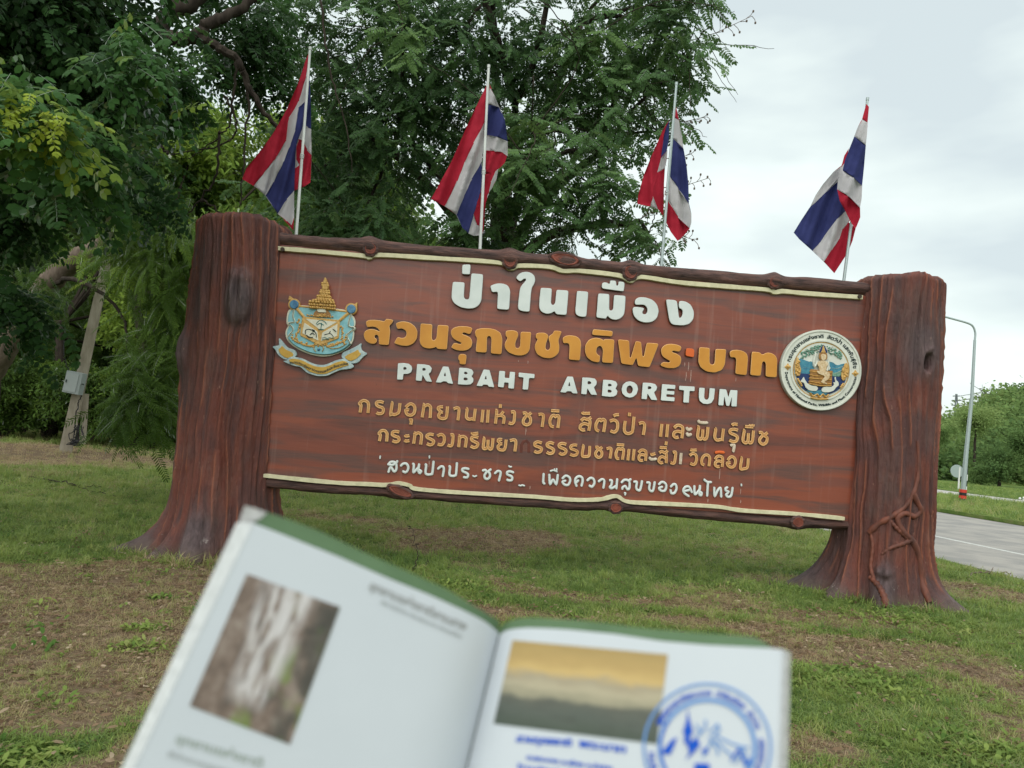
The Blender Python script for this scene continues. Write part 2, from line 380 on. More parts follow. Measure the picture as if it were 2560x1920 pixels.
# ------------------------------------------------------------------ the sign: posts
def ang_d(a, b): return (a - b + math.pi) % (2 * math.pi) - math.pi
class Post:
    def __init__(s, cx, cy, top, r_fun, lean, lobes, bumps, seed):
        vo = -math.degrees(math.atan2(cx, cy)); lobes = [(a + vo, *q) for a, *q in lobes]; bumps = [(a + vo, *q) for a, *q in bumps]   # angles are counted from the side that faces the lawn
        s.c = (cx, cy); s.top = top; s.rf = r_fun; s.lean = lean; s.lobes = lobes; s.bumps = bumps; s.seed = seed
    def axis(s, z): return s.c[0] + s.lean * (z - 2.0)
    def eval(s, th, z):
        # th: 0 faces the viewer, + towards the right
        r = s.rf(z) * np.ones_like(th)
        lobe = np.zeros_like(th)
        for a, w, amp, sz in s.lobes:
            d = ang_d(th, rad(a)); k = amp * np.exp(-(d / rad(w)) ** 2) * np.exp(-np.maximum(z, -.1) / sz)
            lobe = np.maximum(lobe, k)
        r = r + lobe + .07 * np.exp(-np.maximum(z, 0) / .22)
        tw = th + (fbm(z * .8 + 3 + 0 * th, th * 1.1, s.seed, 3) - .5) * .42 + .05 * z
        ph = tw * 15
        s1 = np.abs(np.sin(ph)); ridge = (1 - s1) ** 6 * smooth01((fbm(tw * 3.7, z * 1.6, s.seed + 5, 3) - .47) / .10)
        groove = np.sin(ph * 1.0 + 1.1) ** 2
        big = (fbm(tw * 2.2, z * .45, s.seed + 9, 3) - .5)
        r = r + ridge * .022 + groove * .014 + big * .05 + (fbm(tw * 16, z * 1.1, s.seed + 8, 3) - .5) * .05 + (fbm(tw * 9, z * 2.5, s.seed + 3, 3) - .5) * .018
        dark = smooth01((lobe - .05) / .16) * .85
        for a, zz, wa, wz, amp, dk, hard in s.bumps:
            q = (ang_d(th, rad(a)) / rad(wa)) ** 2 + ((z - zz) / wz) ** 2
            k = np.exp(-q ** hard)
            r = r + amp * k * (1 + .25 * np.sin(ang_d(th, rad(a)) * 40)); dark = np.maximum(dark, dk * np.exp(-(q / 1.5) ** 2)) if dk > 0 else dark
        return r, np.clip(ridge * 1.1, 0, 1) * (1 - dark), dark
    def build(s, name, parent):
        n = 380; zs = np.concatenate([np.linspace(-.08, .7, 60), np.linspace(.715, s.top, 130)])
        th = np.linspace(0, 2 * math.pi, n, endpoint=False) - math.pi
        V = []; rg = []; dk = []
        for z in zs:
            r, ri, da = s.eval(th, z + 0 * th)
            e = s.top - z; rr = r - .06 * (1 - smooth01(e / .07)) ** 2 * 1.0
            x = s.axis(z) + np.sin(th) * rr; y = s.c[1] - np.cos(th) * rr
            zz = z + (fbm(th * 2.1, th * 0, s.seed + 30, 3) - .5) * .09 * smooth01((z - s.top + .5) / .5)
            V += list(zip(x, y, zz)); rg += list(ri); dk += list(da)
        m_ = len(zs); F = []
        for j in range(m_ - 1):
            for k in range(n):
                F.append((j * n + k, j * n + (k + 1) % n, (j + 1) * n + (k + 1) % n, (j + 1) * n + k))
        base = (m_ - 1) * n
        rings = 5
        for q in range(1, rings + 1):
            f = 1 - q / (rings + .5)
            for k in range(n):
                x, y, z = V[base + k]
                V.append((s.axis(s.top) + (x - s.axis(s.top)) * f, s.c[1] + (y - s.c[1]) * f, z * f + (s.top + .01) * (1 - f) + .01)); rg.append(.2); dk.append(.3)
            b0 = base + (q - 1) * n; b1 = base + q * n
            for k in range(n): F.append((b0 + k, b0 + (k + 1) % n, b1 + (k + 1) % n, b1 + k))
        F.append(tuple(base + rings * n + k for k in range(n)))
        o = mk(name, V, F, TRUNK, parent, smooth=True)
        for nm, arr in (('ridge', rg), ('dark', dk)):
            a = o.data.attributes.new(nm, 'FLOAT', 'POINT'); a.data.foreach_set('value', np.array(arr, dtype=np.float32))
        return o
    def hit(s, px, py, off=0):
        v = ray(px, py); t = (s.c[1] - 1.4) / v[1]
        for _ in range(400):
            p = CAM + v * t; dx = p[0] - s.axis(p[2]); dy = p[1] - s.c[1]
            th = math.atan2(dx, -dy); r = float(s.eval(np.array([th]), np.array([p[2]]))[0][0])
            if math.hypot(dx, dy) < r + off: return p
            t += .006
        return CAM + v * (s.c[1] / v[1])
cl = P(572, 950, 8.08); cr_ = P(2249, 1000, 8.42)
leanL = (P(595, 600, 8.08)[0] - P(552, 1150, 8.08)[0]) / (P(595, 600, 8.08)[2] - P(552, 1150, 8.08)[2])
leanR = (P(2264, 740, 8.42)[0] - P(2228, 1300, 8.42)[0]) / (P(2264, 740, 8.42)[2] - P(2228, 1300, 8.42)[2])
topL = P(595, 553, 8.0)[2]; topR = P(2270, 700, 8.35)[2]
zL = lambda py, px=590: P(px, py, 7.7)[2]
postL = Post(cl[0] + .055 + leanL * (2 - cl[2]), 8.08, topL, lambda z: .458 + .040 * (topL - z) / 2.5, leanL,
             [(-86, 20, .50, .165), (-22, 15, .30, .30), (28, 16, .15, .3), (84, 18, .26, .28), (150, 20, .35, .25), (-140, 20, .35, .25), (-52, 11, .30, .16)],
             [(-3, zL(750), 15, .25, .085, 1.0, 3.0), (-3, zL(690), 13, .07, .035, .6, 1.5), (-82, P(455, 880, 8)[2], 14, .22, .07, .85, 1.5), (-22, zL(1330, 480), 14, .22, .04, .95, 1.0)], 40)
postR = Post(cr_[0] - .09 + leanR * (2 - cr_[2]), 8.42, topR, lambda z: .441 + .025 * (topR - z) / 2.5, leanR,
             [(-84, 20, .46, .27), (-38, 14, .30, .20), (4, 11, .26, .34), (70, 18, .42, .18), (140, 20, .35, .25), (-150, 20, .4, .25)],
             [(42, P(2320, 905, 8.1)[2], 12, .17, .06, .0, 1), (44, P(2320, 910, 8.1)[2], 6.5, .095, -.17, 1.0, 2.0), (36, P(2290, 880, 8.1)[2], 24, .27, .0, .9, 1), (3, P(2265, 1430, 8)[2], 8, .055, .06, .9, 1.5), (3, P(2265, 1470, 8)[2], 11, .22, .02, .85, 1)], 77)
sign = empty('arboretum_sign', (0.6, 8.1, 0), 'large carved brown park sign with white and gold Thai lettering between two concrete tree-trunk posts', 'sign')
oL = postL.build('trunk_post', sign); oL['label'] = 'left post, shaped like a stump with an oval knot'
oR = postR.build('trunk_post', sign); oR['label'] = 'right post, with a dark knot hole and climbing roots at its foot'
VINE = simple_noise_mat('root_relief_paint', (.07, .030, .024), (.19, .062, .038), 14, .6, .3, .5, (1, 1, .4), .01)
def z6(x, y): return (1900 + x * .57242, 650 + y * .57242)
for pts, r0, r1 in ([[(688, 790), (692, 880), (686, 960), (668, 1020), (640, 1070), (580, 1118), (520, 1152), (478, 1192)], .016, .036], [[(668, 1020), (690, 1065), (700, 1095), (672, 1120), (630, 1105), (600, 1130), (622, 1185), (665, 1225), (690, 1290), (702, 1370), (712, 1430), (742, 1495)], .030, .036],
                    [[(532, 1285), (570, 1258), (620, 1240), (665, 1222)], .016, .032], [[(482, 1385), (515, 1420), (540, 1465), (552, 1520)], .026, .036], [[(484, 1185), (492, 1260), (484, 1340), (500, 1395)], .018, .022], [[(560, 1130), (605, 1180), (655, 1225)], .02, .026]):
    p3 = [postR.hit(*z6(*q), .0) for q in pts]; p3 = resample(p3, 30)
    b = MB(); b.tube(p3, list(np.linspace(r0, r1, 30) * (1 + .15 * np.sin(np.arange(30) * 1.7))), 10); b.build('root_relief', VINE, sign, True)

# panel, rails and trims
def local_poly(pts, off=0): return [B(x, y, off) for x, y in pts]
def prism(name, pts2, n0, n1, M, parent):
    n = len(pts2); V = [BW(u, w, n1) for u, w in pts2] + [BW(u, w, n0) for u, w in pts2]
    F = [tuple(range(n))[::-1], tuple(range(n, 2 * n))] + [(i, (i + 1) % n, n + (i + 1) % n, n + i) for i in range(n)]
    return mk(name, V, F, M, parent)
prism('sign_panel', local_poly([(640, 606), (2210, 744), (2160, 1306), (600, 1192)]), -.14, 0.0, BOARD, sign)
def rail(name, ctr, knots, r, seed, n_off=-.055):
    c = [Vector((*B(*q), 0)) for q in ctr]; c = resample(c, 260); n = 22; V = []; F = []
    for i, p in enumerate(c):
        for k in range(n):
            a = 2 * math.pi * k / n
            rr = r * (.86 + .35 * float(fbm(i * .09, math.sin(a) * 1.5 + 3, seed, 3)) + .16 * float(vnoise(i * .3, a * 2.2, seed + 4)))
            for kx, ky, kr in knots:
                ku, kw = B(kx, ky); d = math.hypot(p.x - ku, 0); rr *= 1 + .45 * math.exp(-(d / (kr * .0043 * 1.3)) ** 2)
            V.append(BW(p.x, p.y + math.cos(a) * rr, n_off + math.sin(a) * rr * 1.35))
        if i:
            for k in range(n): F.append(((i - 1) * n + k, (i - 1) * n + (k + 1) % n, i * n + (k + 1) % n, i * n + k))
    return mk(name, V, F, LOG, sign, smooth=True)
TOPC = [(680, 593), (702, 596), (800, 607), (905, 613), (1070, 628), (1240, 641), (1400, 654), (1500, 664), (1600, 677), (1760, 690), (1900, 702), (2000, 708), (2160, 720), (2200, 724)]
TK = [(925, 618, 15), (1274, 650, 15), (1413, 655, 20), (1577, 680, 15), (1935, 706, 13)]
rail('log_rail', TOPC, TK, .069, 50)
BOTC = [(640, 1208), (670, 1207), (800, 1219), (920, 1226), (1000, 1231), (1150, 1245), (1330, 1256), (1440, 1264), (1540, 1264), (1700, 1281), (1900, 1299), (2000, 1306), (2110, 1311), (2170, 1316)]
rail('log_rail', BOTC, [(1000, 1229, 20), (1540, 1268, 17), (1995, 1306, 18)], .050, 63)
def knot(px, py, rx, ry, rot=0, n_out=.075, parent=sign):
    cu, cw = B(px, py, n_out); b = MB(); V = []; F = []; n = 28; rings = [(1.0, -.12), (1.0, -.01), (.93, .006), (.82, .004), (.70, -.006), (.58, .004), (.45, -.005), (.32, .003), (.18, -.005), (.05, .0)]
    for j, (f, h) in enumerate(rings):
        for k in range(n):
            a = 2 * math.pi * k / n; w = 1 + .025 * math.sin(3 * a + px) + .03 * math.sin(5 * a + 2 * px + j)
            x = rx * f * w * math.cos(a) * .0042; y = ry * f * w * math.sin(a) * .0042
            V.append(BW(cu + x * math.cos(rot) - y * math.sin(rot), cw + x * math.sin(rot) + y * math.cos(rot), n_out + h))
        if j:
            for k in range(n): F.append(((j - 1) * n + k, (j - 1) * n + (k + 1) % n, j * n + (k + 1) % n, j * n + k))
    F.append(tuple((len(rings) - 1) * n + k for k in range(n)))
    o = mk('knot', V, F, KNOT, parent, smooth=True); cb = MB(); pts = []
    for k in range(25):
        a = 2 * math.pi * k / 24; x = rx * 1.10 * math.cos(a) * .0042; y = ry * 1.10 * math.sin(a) * .0042
        pts.append(BW(cu + x * math.cos(rot) - y * math.sin(rot), cw + x * math.sin(rot) + y * math.cos(rot), n_out - .018))
    cb.tube(pts, [.017 + .005 * math.sin(k * 1.9 + px) for k in range(24)] + [.017 + .005 * math.sin(px)], 8, 0, False); cb.build('knot_collar', LOG, o, True)
    return o
for k_ in ((926, 621, 14, 15), (1275, 652, 15, 16), (1413, 648, 36, 14, -.1), (1577, 680, 16, 17), (1936, 706, 13, 12), (1000, 1229, 30, 9, -.3), (1540, 1270, 14, 11), (1996, 1306, 14, 12)): knot(*k_)

def ribbon(pts, widths, prof, closed_caps=True):
    """sweep a profile [(offset fraction, height)] along a 2-d polyline; local (x, y, h)"""
    n = len(pts); V = []; F = []; mi = []; m_ = len(prof)
    P2 = [Vector(p) for p in pts]
    for i, p in enumerate(P2):
        if i == 0: t = P2[1] - P2[0]; sc = 1
        elif i == n - 1: t = P2[-1] - P2[-2]; sc = 1
        else:
            a = (P2[i] - P2[i - 1]).normalized(); b = (P2[i + 1] - P2[i]).normalized(); t = a + b
            if t.length < .2: t = b
            sc = 1 / max(.6, math.cos(a.angle(b) / 2)) if a.length and b.length else 1
        t = t.normalized(); nrm = Vector((-t.y, t.x)); w = widths[i] if isinstance(widths, (list, np.ndarray)) else widths
        for f, h in prof:
            q = p + nrm * f * w * min(sc, 1.4); V.append((q.x, q.y, h))
    for i in range(n - 1):
        for k in range(m_ - 1):
            F.append((i * m_ + k, (i + 1) * m_ + k, (i + 1) * m_ + k + 1, i * m_ + k + 1)); mi.append(k)
    F.append(tuple(range(m_))); mi.append(-1); F.append(tuple((n - 1) * m_ + k for k in range(m_))[::-1]); mi.append(-1)
    return V, F, mi
def board_ribbon(name, px_pts, w, prof, mats, matmap, parent, n=None, base=0.0):
    h = max(p[1] for p in prof); c = [Vector(B(x, y, h)) for x, y in px_pts]
    c = [v.to_3d() for v in c]
    if n: c = resample(c, n)
    V, F, mi = ribbon([v.to_2d() for v in c], w, prof)
    V = [BW(x, y, z + base) for x, y, z in V]
    return mk(name, V, F, mats, parent, [matmap(k) for k in mi])
TR_T = [(690, 619), (703, 621), (800, 629), (905, 639), (924, 643), (944, 637), (1070, 644), (1245, 656), (1275, 670), (1300, 664), (1375, 667), (1408, 677), (1450, 677), (1545, 688), (1577, 701), (1604, 692), (1700, 706), (1831, 717), (1918, 724), (1938, 730), (1960, 728), (2012, 733), (2157, 743)]
TR_B = [(650, 1189), (667, 1190), (760, 1200), (850, 1208), (920, 1211), (965, 1213), (996, 1209), (1023, 1214), (1042, 1223), (1150, 1232), (1330, 1242), (1430, 1250), (1500, 1249), (1541, 1241), (1572, 1255), (1660, 1260), (1790, 1267), (1860, 1277), (2000, 1286), (2112, 1297)]
for tr, hw in ((TR_T, 6.2), (TR_B, 5.0)):
    n = 240; wd = [hw * 2 * .0042 * (1 + .35 * (float(fbm(i * .25, hw, 3, 3)) - .5)) for i in range(n)]
    board_ribbon('cream_trim', tr, wd, [(-.5, -.01), (-.5, .035), (-.42, .045), (.42, .045), (.5, .035), (.5, -.01)], CREAM, lambda k: 0, sign, n)
# bolts on the trim
for bx, by in ((2150, 741), (706, 623)):
    u, w = B(bx, by, .06); b = MB(); b.tube([BW(u, w, .02), BW(u, w, .065)], .022, 10); b.build('bolt', mat('rusty_bolt', (.05, .035, .025), .7, .3), sign)

# ------------------------------------------------------------------ lettering
def soften(poly, c, it=2):
    for _ in range(it):
        out = []; n = len(poly)
        for i in range(n):
            a = Vector(poly[i - 1]); p = Vector(poly[i]); b = Vector(poly[(i + 1) % n])
            da = (a - p).length; db = (b - p).length
            if da < 1e-6 or db < 1e-6: out.append(tuple(p)); continue
            out.append(tuple(p + (a - p) * min(.25, c / da))); out.append(tuple(p + (b - p) * min(.25, c / db)))
        poly = out; c *= .5
    return poly
def curve_solid(name, polys, h, bev, mats, parent, off_px=None, z0=0.0, M=None):
    cu = bpy.data.curves.new(name, 'CURVE'); cu.dimensions = '2D'; cu.fill_mode = 'BOTH'
    cu.extrude = h / 2 - bev * .0; cu.bevel_depth = bev; cu.bevel_resolution = 1; cu.offset = -bev
    for poly in polys:
        s = cu.splines.new('POLY'); s.points.add(len(poly) - 1); s.use_cyclic_u = True
        for k, p in enumerate(poly): s.points[k].co = (p[0], p[1], 0, 1)
    t = bpy.data.objects.new('tmp', cu); C.objects.link(t)
    dg = bpy.context.evaluated_depsgraph_get(); me = bpy.data.meshes.new_from_object(t.evaluated_get(dg))
    bpy.data.objects.remove(t); bpy.data.curves.remove(cu)
    me.materials.clear()
    for q in mats: me.materials.append(q)
    for p in me.polygons:
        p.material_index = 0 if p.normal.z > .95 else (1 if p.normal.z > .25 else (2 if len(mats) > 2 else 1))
    for v in me.vertices: v.co.z += h / 2 + bev + z0
    me.transform(M if M is not None else BM)
    me.name = name
    o = bpy.data.objects.new(name, me); C.objects.link(o)
    return adopt(o, parent)
def glyph(block, outline, holes, c, h, bev, mats, name='letter', parent=sign, z0=0.0):
    ox, oy, s = block
    polys = [soften([(ox + x * s, oy + y * s) for x, y in q], c) for q in [outline] + list(holes)]
    polys = [[B(x, y, h + bev * 2 + z0) for x, y in q] for q in polys]
    return curve_solid(name, polys, h, bev, mats, parent, z0=z0)
R1 = (1100, 640, .29837); R2A = (890, 770, .24864); R2B = (1400, 790, .25316); R3A = (970, 890, .20344); R3B = (1390, 920, .2170)
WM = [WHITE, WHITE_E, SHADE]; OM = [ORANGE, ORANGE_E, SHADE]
row1 = [
 [(110,215),(200,220),(207,232),(200,340),(208,360),(235,365),(245,350),(262,150),(275,145),(355,152),(362,165),(348,370),(330,410),(290,438),(235,443),(170,430),(115,395),(96,355),(98,300),(105,230)],
 [(192,72),(250,70),(257,80),(252,150),(245,155),(190,152),(183,142),(187,82)],
 [(430,245),(470,230),(520,228),(570,245),(590,290),(580,440),(570,452),(485,445),(478,435),(485,310),(475,300),(440,305),(430,290),(422,255)],
 [(640,175),(665,145),(710,130),(755,135),(790,160),(800,200),(790,235),(770,265),(762,320),(752,460),(742,468),(700,465),(665,455),(652,435),(655,390),(668,280),(680,250),(720,205),(720,192),(705,190),(680,210),(668,212),(640,190)],
 [(850,265),(930,270),(938,280),(930,395),(940,410),(955,408),(965,390),(975,290),(985,282),(1070,288),(1077,300),(1062,485),(1052,495),(980,490),(968,480),(960,462),(935,480),(895,487),(850,470),(830,435),(832,370),(843,275)],
 [(1155,292),(1235,298),(1243,308),(1228,500),(1215,512),(1165,507),(1140,490),(1133,465),(1147,300)],
 [(1365,222),(1395,220),(1415,232),(1422,232),(1425,208),(1435,204),(1470,207),(1477,215),(1478,248),(1492,248),(1495,218),(1505,213),(1540,217),(1548,228),(1542,290),(1532,297),(1370,275),(1355,265),(1357,235)],
 [(1335,313),(1412,318),(1420,328),(1418,450),(1432,458),(1450,450),(1458,335),(1465,327),(1548,332),(1556,342),(1550,450),(1540,500),(1500,532),(1455,536),(1420,520),(1405,498),(1392,525),(1380,525),(1320,518),(1310,508),(1325,320)],
 [(1635,365),(1665,345),(1720,345),(1780,365),(1820,405),(1835,460),(1820,520),(1780,553),(1720,560),(1665,545),(1625,505),(1612,455),(1620,430),(1635,425),(1700,432),(1712,442),(1705,455),(1695,470),(1700,485),(1720,490),(1738,470),(1738,435),(1715,410),(1680,408),(1645,410),(1632,400)],
 [(1900,363),(1975,370),(1988,385),(2003,515),(2015,520),(2030,500),(2035,465),(2025,445),(2008,440),(2000,425),(2002,385),(2015,375),(2060,380),(2105,410),(2130,470),(2125,530),(2090,570),(2040,583),(1960,578),(1935,565),(1920,530),(1895,375)]]
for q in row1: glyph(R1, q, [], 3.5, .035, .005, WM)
row2a = [
 [(105,132),(130,120),(190,118),(250,126),(285,135),(300,112),(310,108),(368,118),(375,128),(360,155),(335,180),(338,205),(345,230),(330,365),(318,374),(240,368),(228,358),(228,290),(215,272),(195,270),(185,285),(190,303),(205,308),(212,320),(205,350),(180,362),(140,358),(95,330),(75,280),(82,240),(115,215),(170,210),(215,225),(238,238),(230,215),(195,190),(150,188),(115,195),(105,175),(98,145)],
 [(400,155),(430,140),(480,133),(540,145),(595,185),(620,240),(612,310),(575,360),(520,382),(460,380),(400,362),(382,350),(412,298),(425,292),(455,302),(490,298),(508,270),(505,235),(480,213),(450,205),(425,213),(412,205),(402,170)],
 [(655,155),(758,163),(768,175),(762,310),(775,325),(795,320),(808,300),(820,178),(832,170),(922,175),(932,188),(915,410),(905,418),(815,412),(808,390),(785,402),(730,410),(670,395),(640,350),(640,290),(648,170)],
 [(955,225),(985,195),(1040,182),(1110,183),(1160,195),(1172,212),(1150,262),(1130,262),(1085,245),(1070,252),(1072,265),(1110,275),(1155,300),(1172,345),(1160,395),(1115,425),(1060,432),(1000,422),(960,400),(960,388),(980,355),(1000,350),(1040,363),(1060,360),(1055,345),(1010,330),(970,300),(953,260)],
 [(1045,462),(1090,462),(1110,475),(1112,500),(1103,562),(1093,570),(1050,565),(1040,558),(1040,528),(1028,520),(1028,485)],
 [(1195,235),(1215,212),(1270,202),(1340,203),(1400,215),(1455,250),(1472,310),(1465,455),(1450,467),(1365,458),(1355,448),(1362,330),(1360,300),(1345,282),(1325,285),(1318,300),(1315,430),(1305,450),(1215,443),(1202,430),(1218,300),(1200,280)],
 [(1505,228),(1570,222),(1610,230),(1630,250),(1632,280),(1605,340),(1600,385),(1615,405),(1640,400),(1650,380),(1655,248),(1668,238),(1755,242),(1762,255),(1748,420),(1720,462),(1670,480),(1600,475),(1530,445),(1495,400),(1495,355),(1520,310),(1520,295),(1503,280)],
 [(1810,255),(1850,247),(1900,248),(1930,270),(1935,290),(1915,345),(1905,390),(1912,418),(1935,425),(1952,400),(1950,350),(1935,310),(1940,280),(1975,262),(1990,232),(2005,226),(2062,232),(2068,245),(2045,300),(2035,330),(2047,390),(2040,450),(2000,490),(1950,508),(1880,500),(1820,465),(1797,410),(1800,365),(1825,320),(1822,310),(1806,300)]]
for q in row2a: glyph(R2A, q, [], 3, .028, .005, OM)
row2b = [
 [(25,215),(60,193),(110,190),(165,200),(200,230),(210,275),(198,430),(188,440),(100,432),(88,425),(95,295),(85,270),(55,268),(38,272),(28,250)],
 [(325,140),(335,130),(515,148),(522,160),(518,195),(508,202),(325,188),(317,178)],
 [(345,213),(400,220),(432,240),(440,228),(530,232),(538,245),(525,455),(513,466),(425,460),(417,450),(425,330),(405,295),(375,300),(358,335),(362,370),(385,388),(397,395),(392,450),(375,460),(310,445),(260,400),(245,340),(252,280),(290,230)],
 [(573,230),(675,240),(685,255),(690,410),(700,412),(745,255),(757,248),(795,255),(803,265),(815,400),(828,398),(855,270),(865,264),(965,270),(973,285),(890,495),(878,507),(780,495),(770,485),(755,410),(725,475),(715,487),(615,472),(605,462),(578,280)],
 [(1000,320),(1035,285),(1085,273),(1150,280),(1195,298),(1200,320),(1185,350),(1165,352),(1115,342),(1105,355),(1160,375),(1195,400),(1200,450),(1180,495),(1130,517),(1060,515),(1000,495),(993,480),(1015,455),(1040,455),(1080,460),(1090,445),(1050,425),(1010,395),(998,355)],
 [(1375,318),(1385,308),(1475,315),(1480,330),(1478,460),(1492,480),(1515,480),(1528,460),(1535,335),(1545,325),(1635,328),(1643,340),(1630,480),(1600,535),(1530,560),(1450,550),(1390,510),(1366,455),(1370,400)],
 [(1675,355),(1700,338),(1745,332),(1810,345),(1850,375),(1858,420),(1845,575),(1833,585),(1742,573),(1733,563),(1742,430),(1730,408),(1690,410),(1680,395)],
 [(1895,358),(1905,352),(1975,358),(1998,385),(2040,360),(2090,365),(2130,390),(2148,430),(2142,595),(2130,607),(2042,600),(2032,588),(2035,470),(2015,445),(1998,460),(1985,580),(1973,592),(1890,585),(1880,575),(1890,430)]]
for q in row2b: glyph(R2B, q, [], 3, .028, .005, OM)
o = glyph(R2B, [(1245,328),(1255,318),(1310,322),(1328,335),(1325,400),(1315,408),(1250,395),(1240,385)], [], 2, .028, .004, [RED, RED, SHADE]); o['label'] = 'vermilion dot in the ochre line'
row3a = [
 ([(122,88),(200,85),(255,95),(292,125),(298,160),(285,200),(250,220),(190,222),(183,292),(110,290)], [[(192,138),(215,138),(230,152),(218,168),(190,172)]]),
 ([(357,98),(450,103),(510,115),(540,150),(530,195),(500,220),(542,320),(470,312),(425,235),(413,308),(340,302)], [[(425,148),(455,150),(465,165),(455,180),(422,182)]]),
 ([(675,128),(745,132),(800,345),(735,335),(722,315),(672,312),(655,328),(585,325)], [[(702,200),(712,250),(685,246)]]),
 ([(875,143),(970,148),(1030,165),(1052,200),(1045,230),(1025,248),(1050,275),(1048,320),(1015,350),(960,355),(857,348)], [[(937,195),(965,197),(980,212),(965,226),(935,222)], [(932,265),(965,268),(982,285),(965,300),(930,298)]]),
 ([(1175,165),(1248,172),(1307,385),(1235,378),(1225,355),(1170,352),(1158,372),(1087,368)], [[(1203,240),(1213,288),(1188,285)]]),
 ([(1367,182),(1440,187),(1435,268),(1490,272),(1497,193),(1563,198),(1548,403),(1477,398),(1483,330),(1430,325),(1422,388),(1350,380)], []),
 ([(1607,203),(1802,222),(1800,275),(1735,272),(1722,415),(1652,412),(1665,265),(1603,258)], [])]
row3b = [
 ([(130,97),(195,100),(250,295),(188,292),(178,270),(125,268),(115,285),(48,280)], [[(155,160),(165,210),(140,207)]]),
 ([(303,108),(390,112),(450,122),(472,155),(465,195),(437,222),(475,312),(405,308),(362,235),(352,305),(290,300)], [[(367,152),(395,155),(408,172),(395,187),(365,187)]]),
 ([(543,135),(640,140),(690,155),(710,190),(695,225),(685,235),(710,265),(700,310),(665,330),(620,333),(527,323)], [[(602,182),(628,184),(645,198),(630,212),(600,212)], [(598,250),(628,252),(645,270),(628,285),(596,282)]]),
 ([(850,153),(900,165),(935,195),(947,245),(930,300),(890,335),(850,343),(800,330),(765,295),(755,245),(770,195),(805,163)], [[(850,200),(875,215),(887,245),(875,285),(850,298),(822,285),(812,250),(822,215)]]),
 ([(1000,168),(1090,172),(1145,185),(1167,220),(1158,255),(1130,280),(1170,372),(1098,367),(1055,295),(1047,362),(985,357)], [[(1060,212),(1088,213),(1102,228),(1090,243),(1058,245)]]),
 ([(1222,186),(1377,197),(1373,245),(1280,238),(1277,262),(1367,268),(1362,310),(1273,303),(1271,332),(1368,338),(1365,385),(1207,374)], []),
 ([(1420,205),(1600,215),(1597,268),(1540,265),(1532,402),(1465,397),(1475,258),(1418,252)], []),
 ([(1650,227),(1715,230),(1708,340),(1722,365),(1748,365),(1762,340),(1770,232),(1833,237),(1820,360),(1790,405),(1745,417),(1695,412),(1655,380),(1645,330)], []),
 ([(1885,241),(1962,247),(1987,335),(2010,253),(2092,258),(2083,445),(2020,442),(2027,335),(1997,438),(1962,437),(1940,328),(1930,433),(1870,430)], [])]
for blk, rows in ((R3A, row3a), (R3B, row3b)):
    for q, hs in rows: glyph(blk, q, hs, 1.3, .026, .003, WM)

def strokes(block, lines, wpx, mats, gold, name='letter', parent=sign, h=.022):
    ox, oy, s = block; b = MB(); k0 = 0
    for pts in lines:
        hh = h + .0015 * k0; k0 += 1
        if gold: prof = [(-.5, 0), (-.5, hh * .8), (-.40, hh), (-.20, hh), (-.12, hh * .78), (.12, hh * .78), (.20, hh), (.40, hh), (.5, hh * .8), (.5, 0)]
        else: prof = [(-.5, 0), (-.5, hh * .5), (-.36, hh * .9), (0, hh), (.36, hh * .9), (.5, hh * .5), (.5, 0)]
        p = [(ox + x * s, oy + y * s) for x, y in pts]
        c = [Vector((*B(x, y, hh), 0)) for x, y in p]
        if len(c) > 2: c = resample(c, len(c) * 4)
        c = [v.to_2d() for v in c]
        w = wpx * .00425
        if not gold:      # rounded ends
            d0 = (c[0] - c[1]).normalized(); d1 = (c[-1] - c[-2]).normalized()
            c = [c[0] + d0 * w * .42, c[0] + d0 * w * .25] + c + [c[-1] + d1 * w * .25, c[-1] + d1 * w * .42]
            ws = [w * .45, w * .82] + [w] * (len(c) - 4) + [w * .82, w * .45]
        else: ws = [w] * len(c)
        V, F, mi = ribbon(c, ws, prof)
        V = [BW(x, y, z) for x, y, z in V]
        base = len(b.V); b.V += V; b.F += [tuple(i + base for i in f) for f in F]
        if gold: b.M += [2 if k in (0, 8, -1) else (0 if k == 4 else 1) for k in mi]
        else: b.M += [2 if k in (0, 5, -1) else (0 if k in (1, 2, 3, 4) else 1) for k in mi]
    return b.build(name, mats, parent)
R4A = (880, 980, .24864); R4B = (1420, 1010, .23508)
GM = [GOLD, GOLD_E, SHADE]; PM = [PALE, PALE, SHADE]; RM = [RED, RED, SHADE]
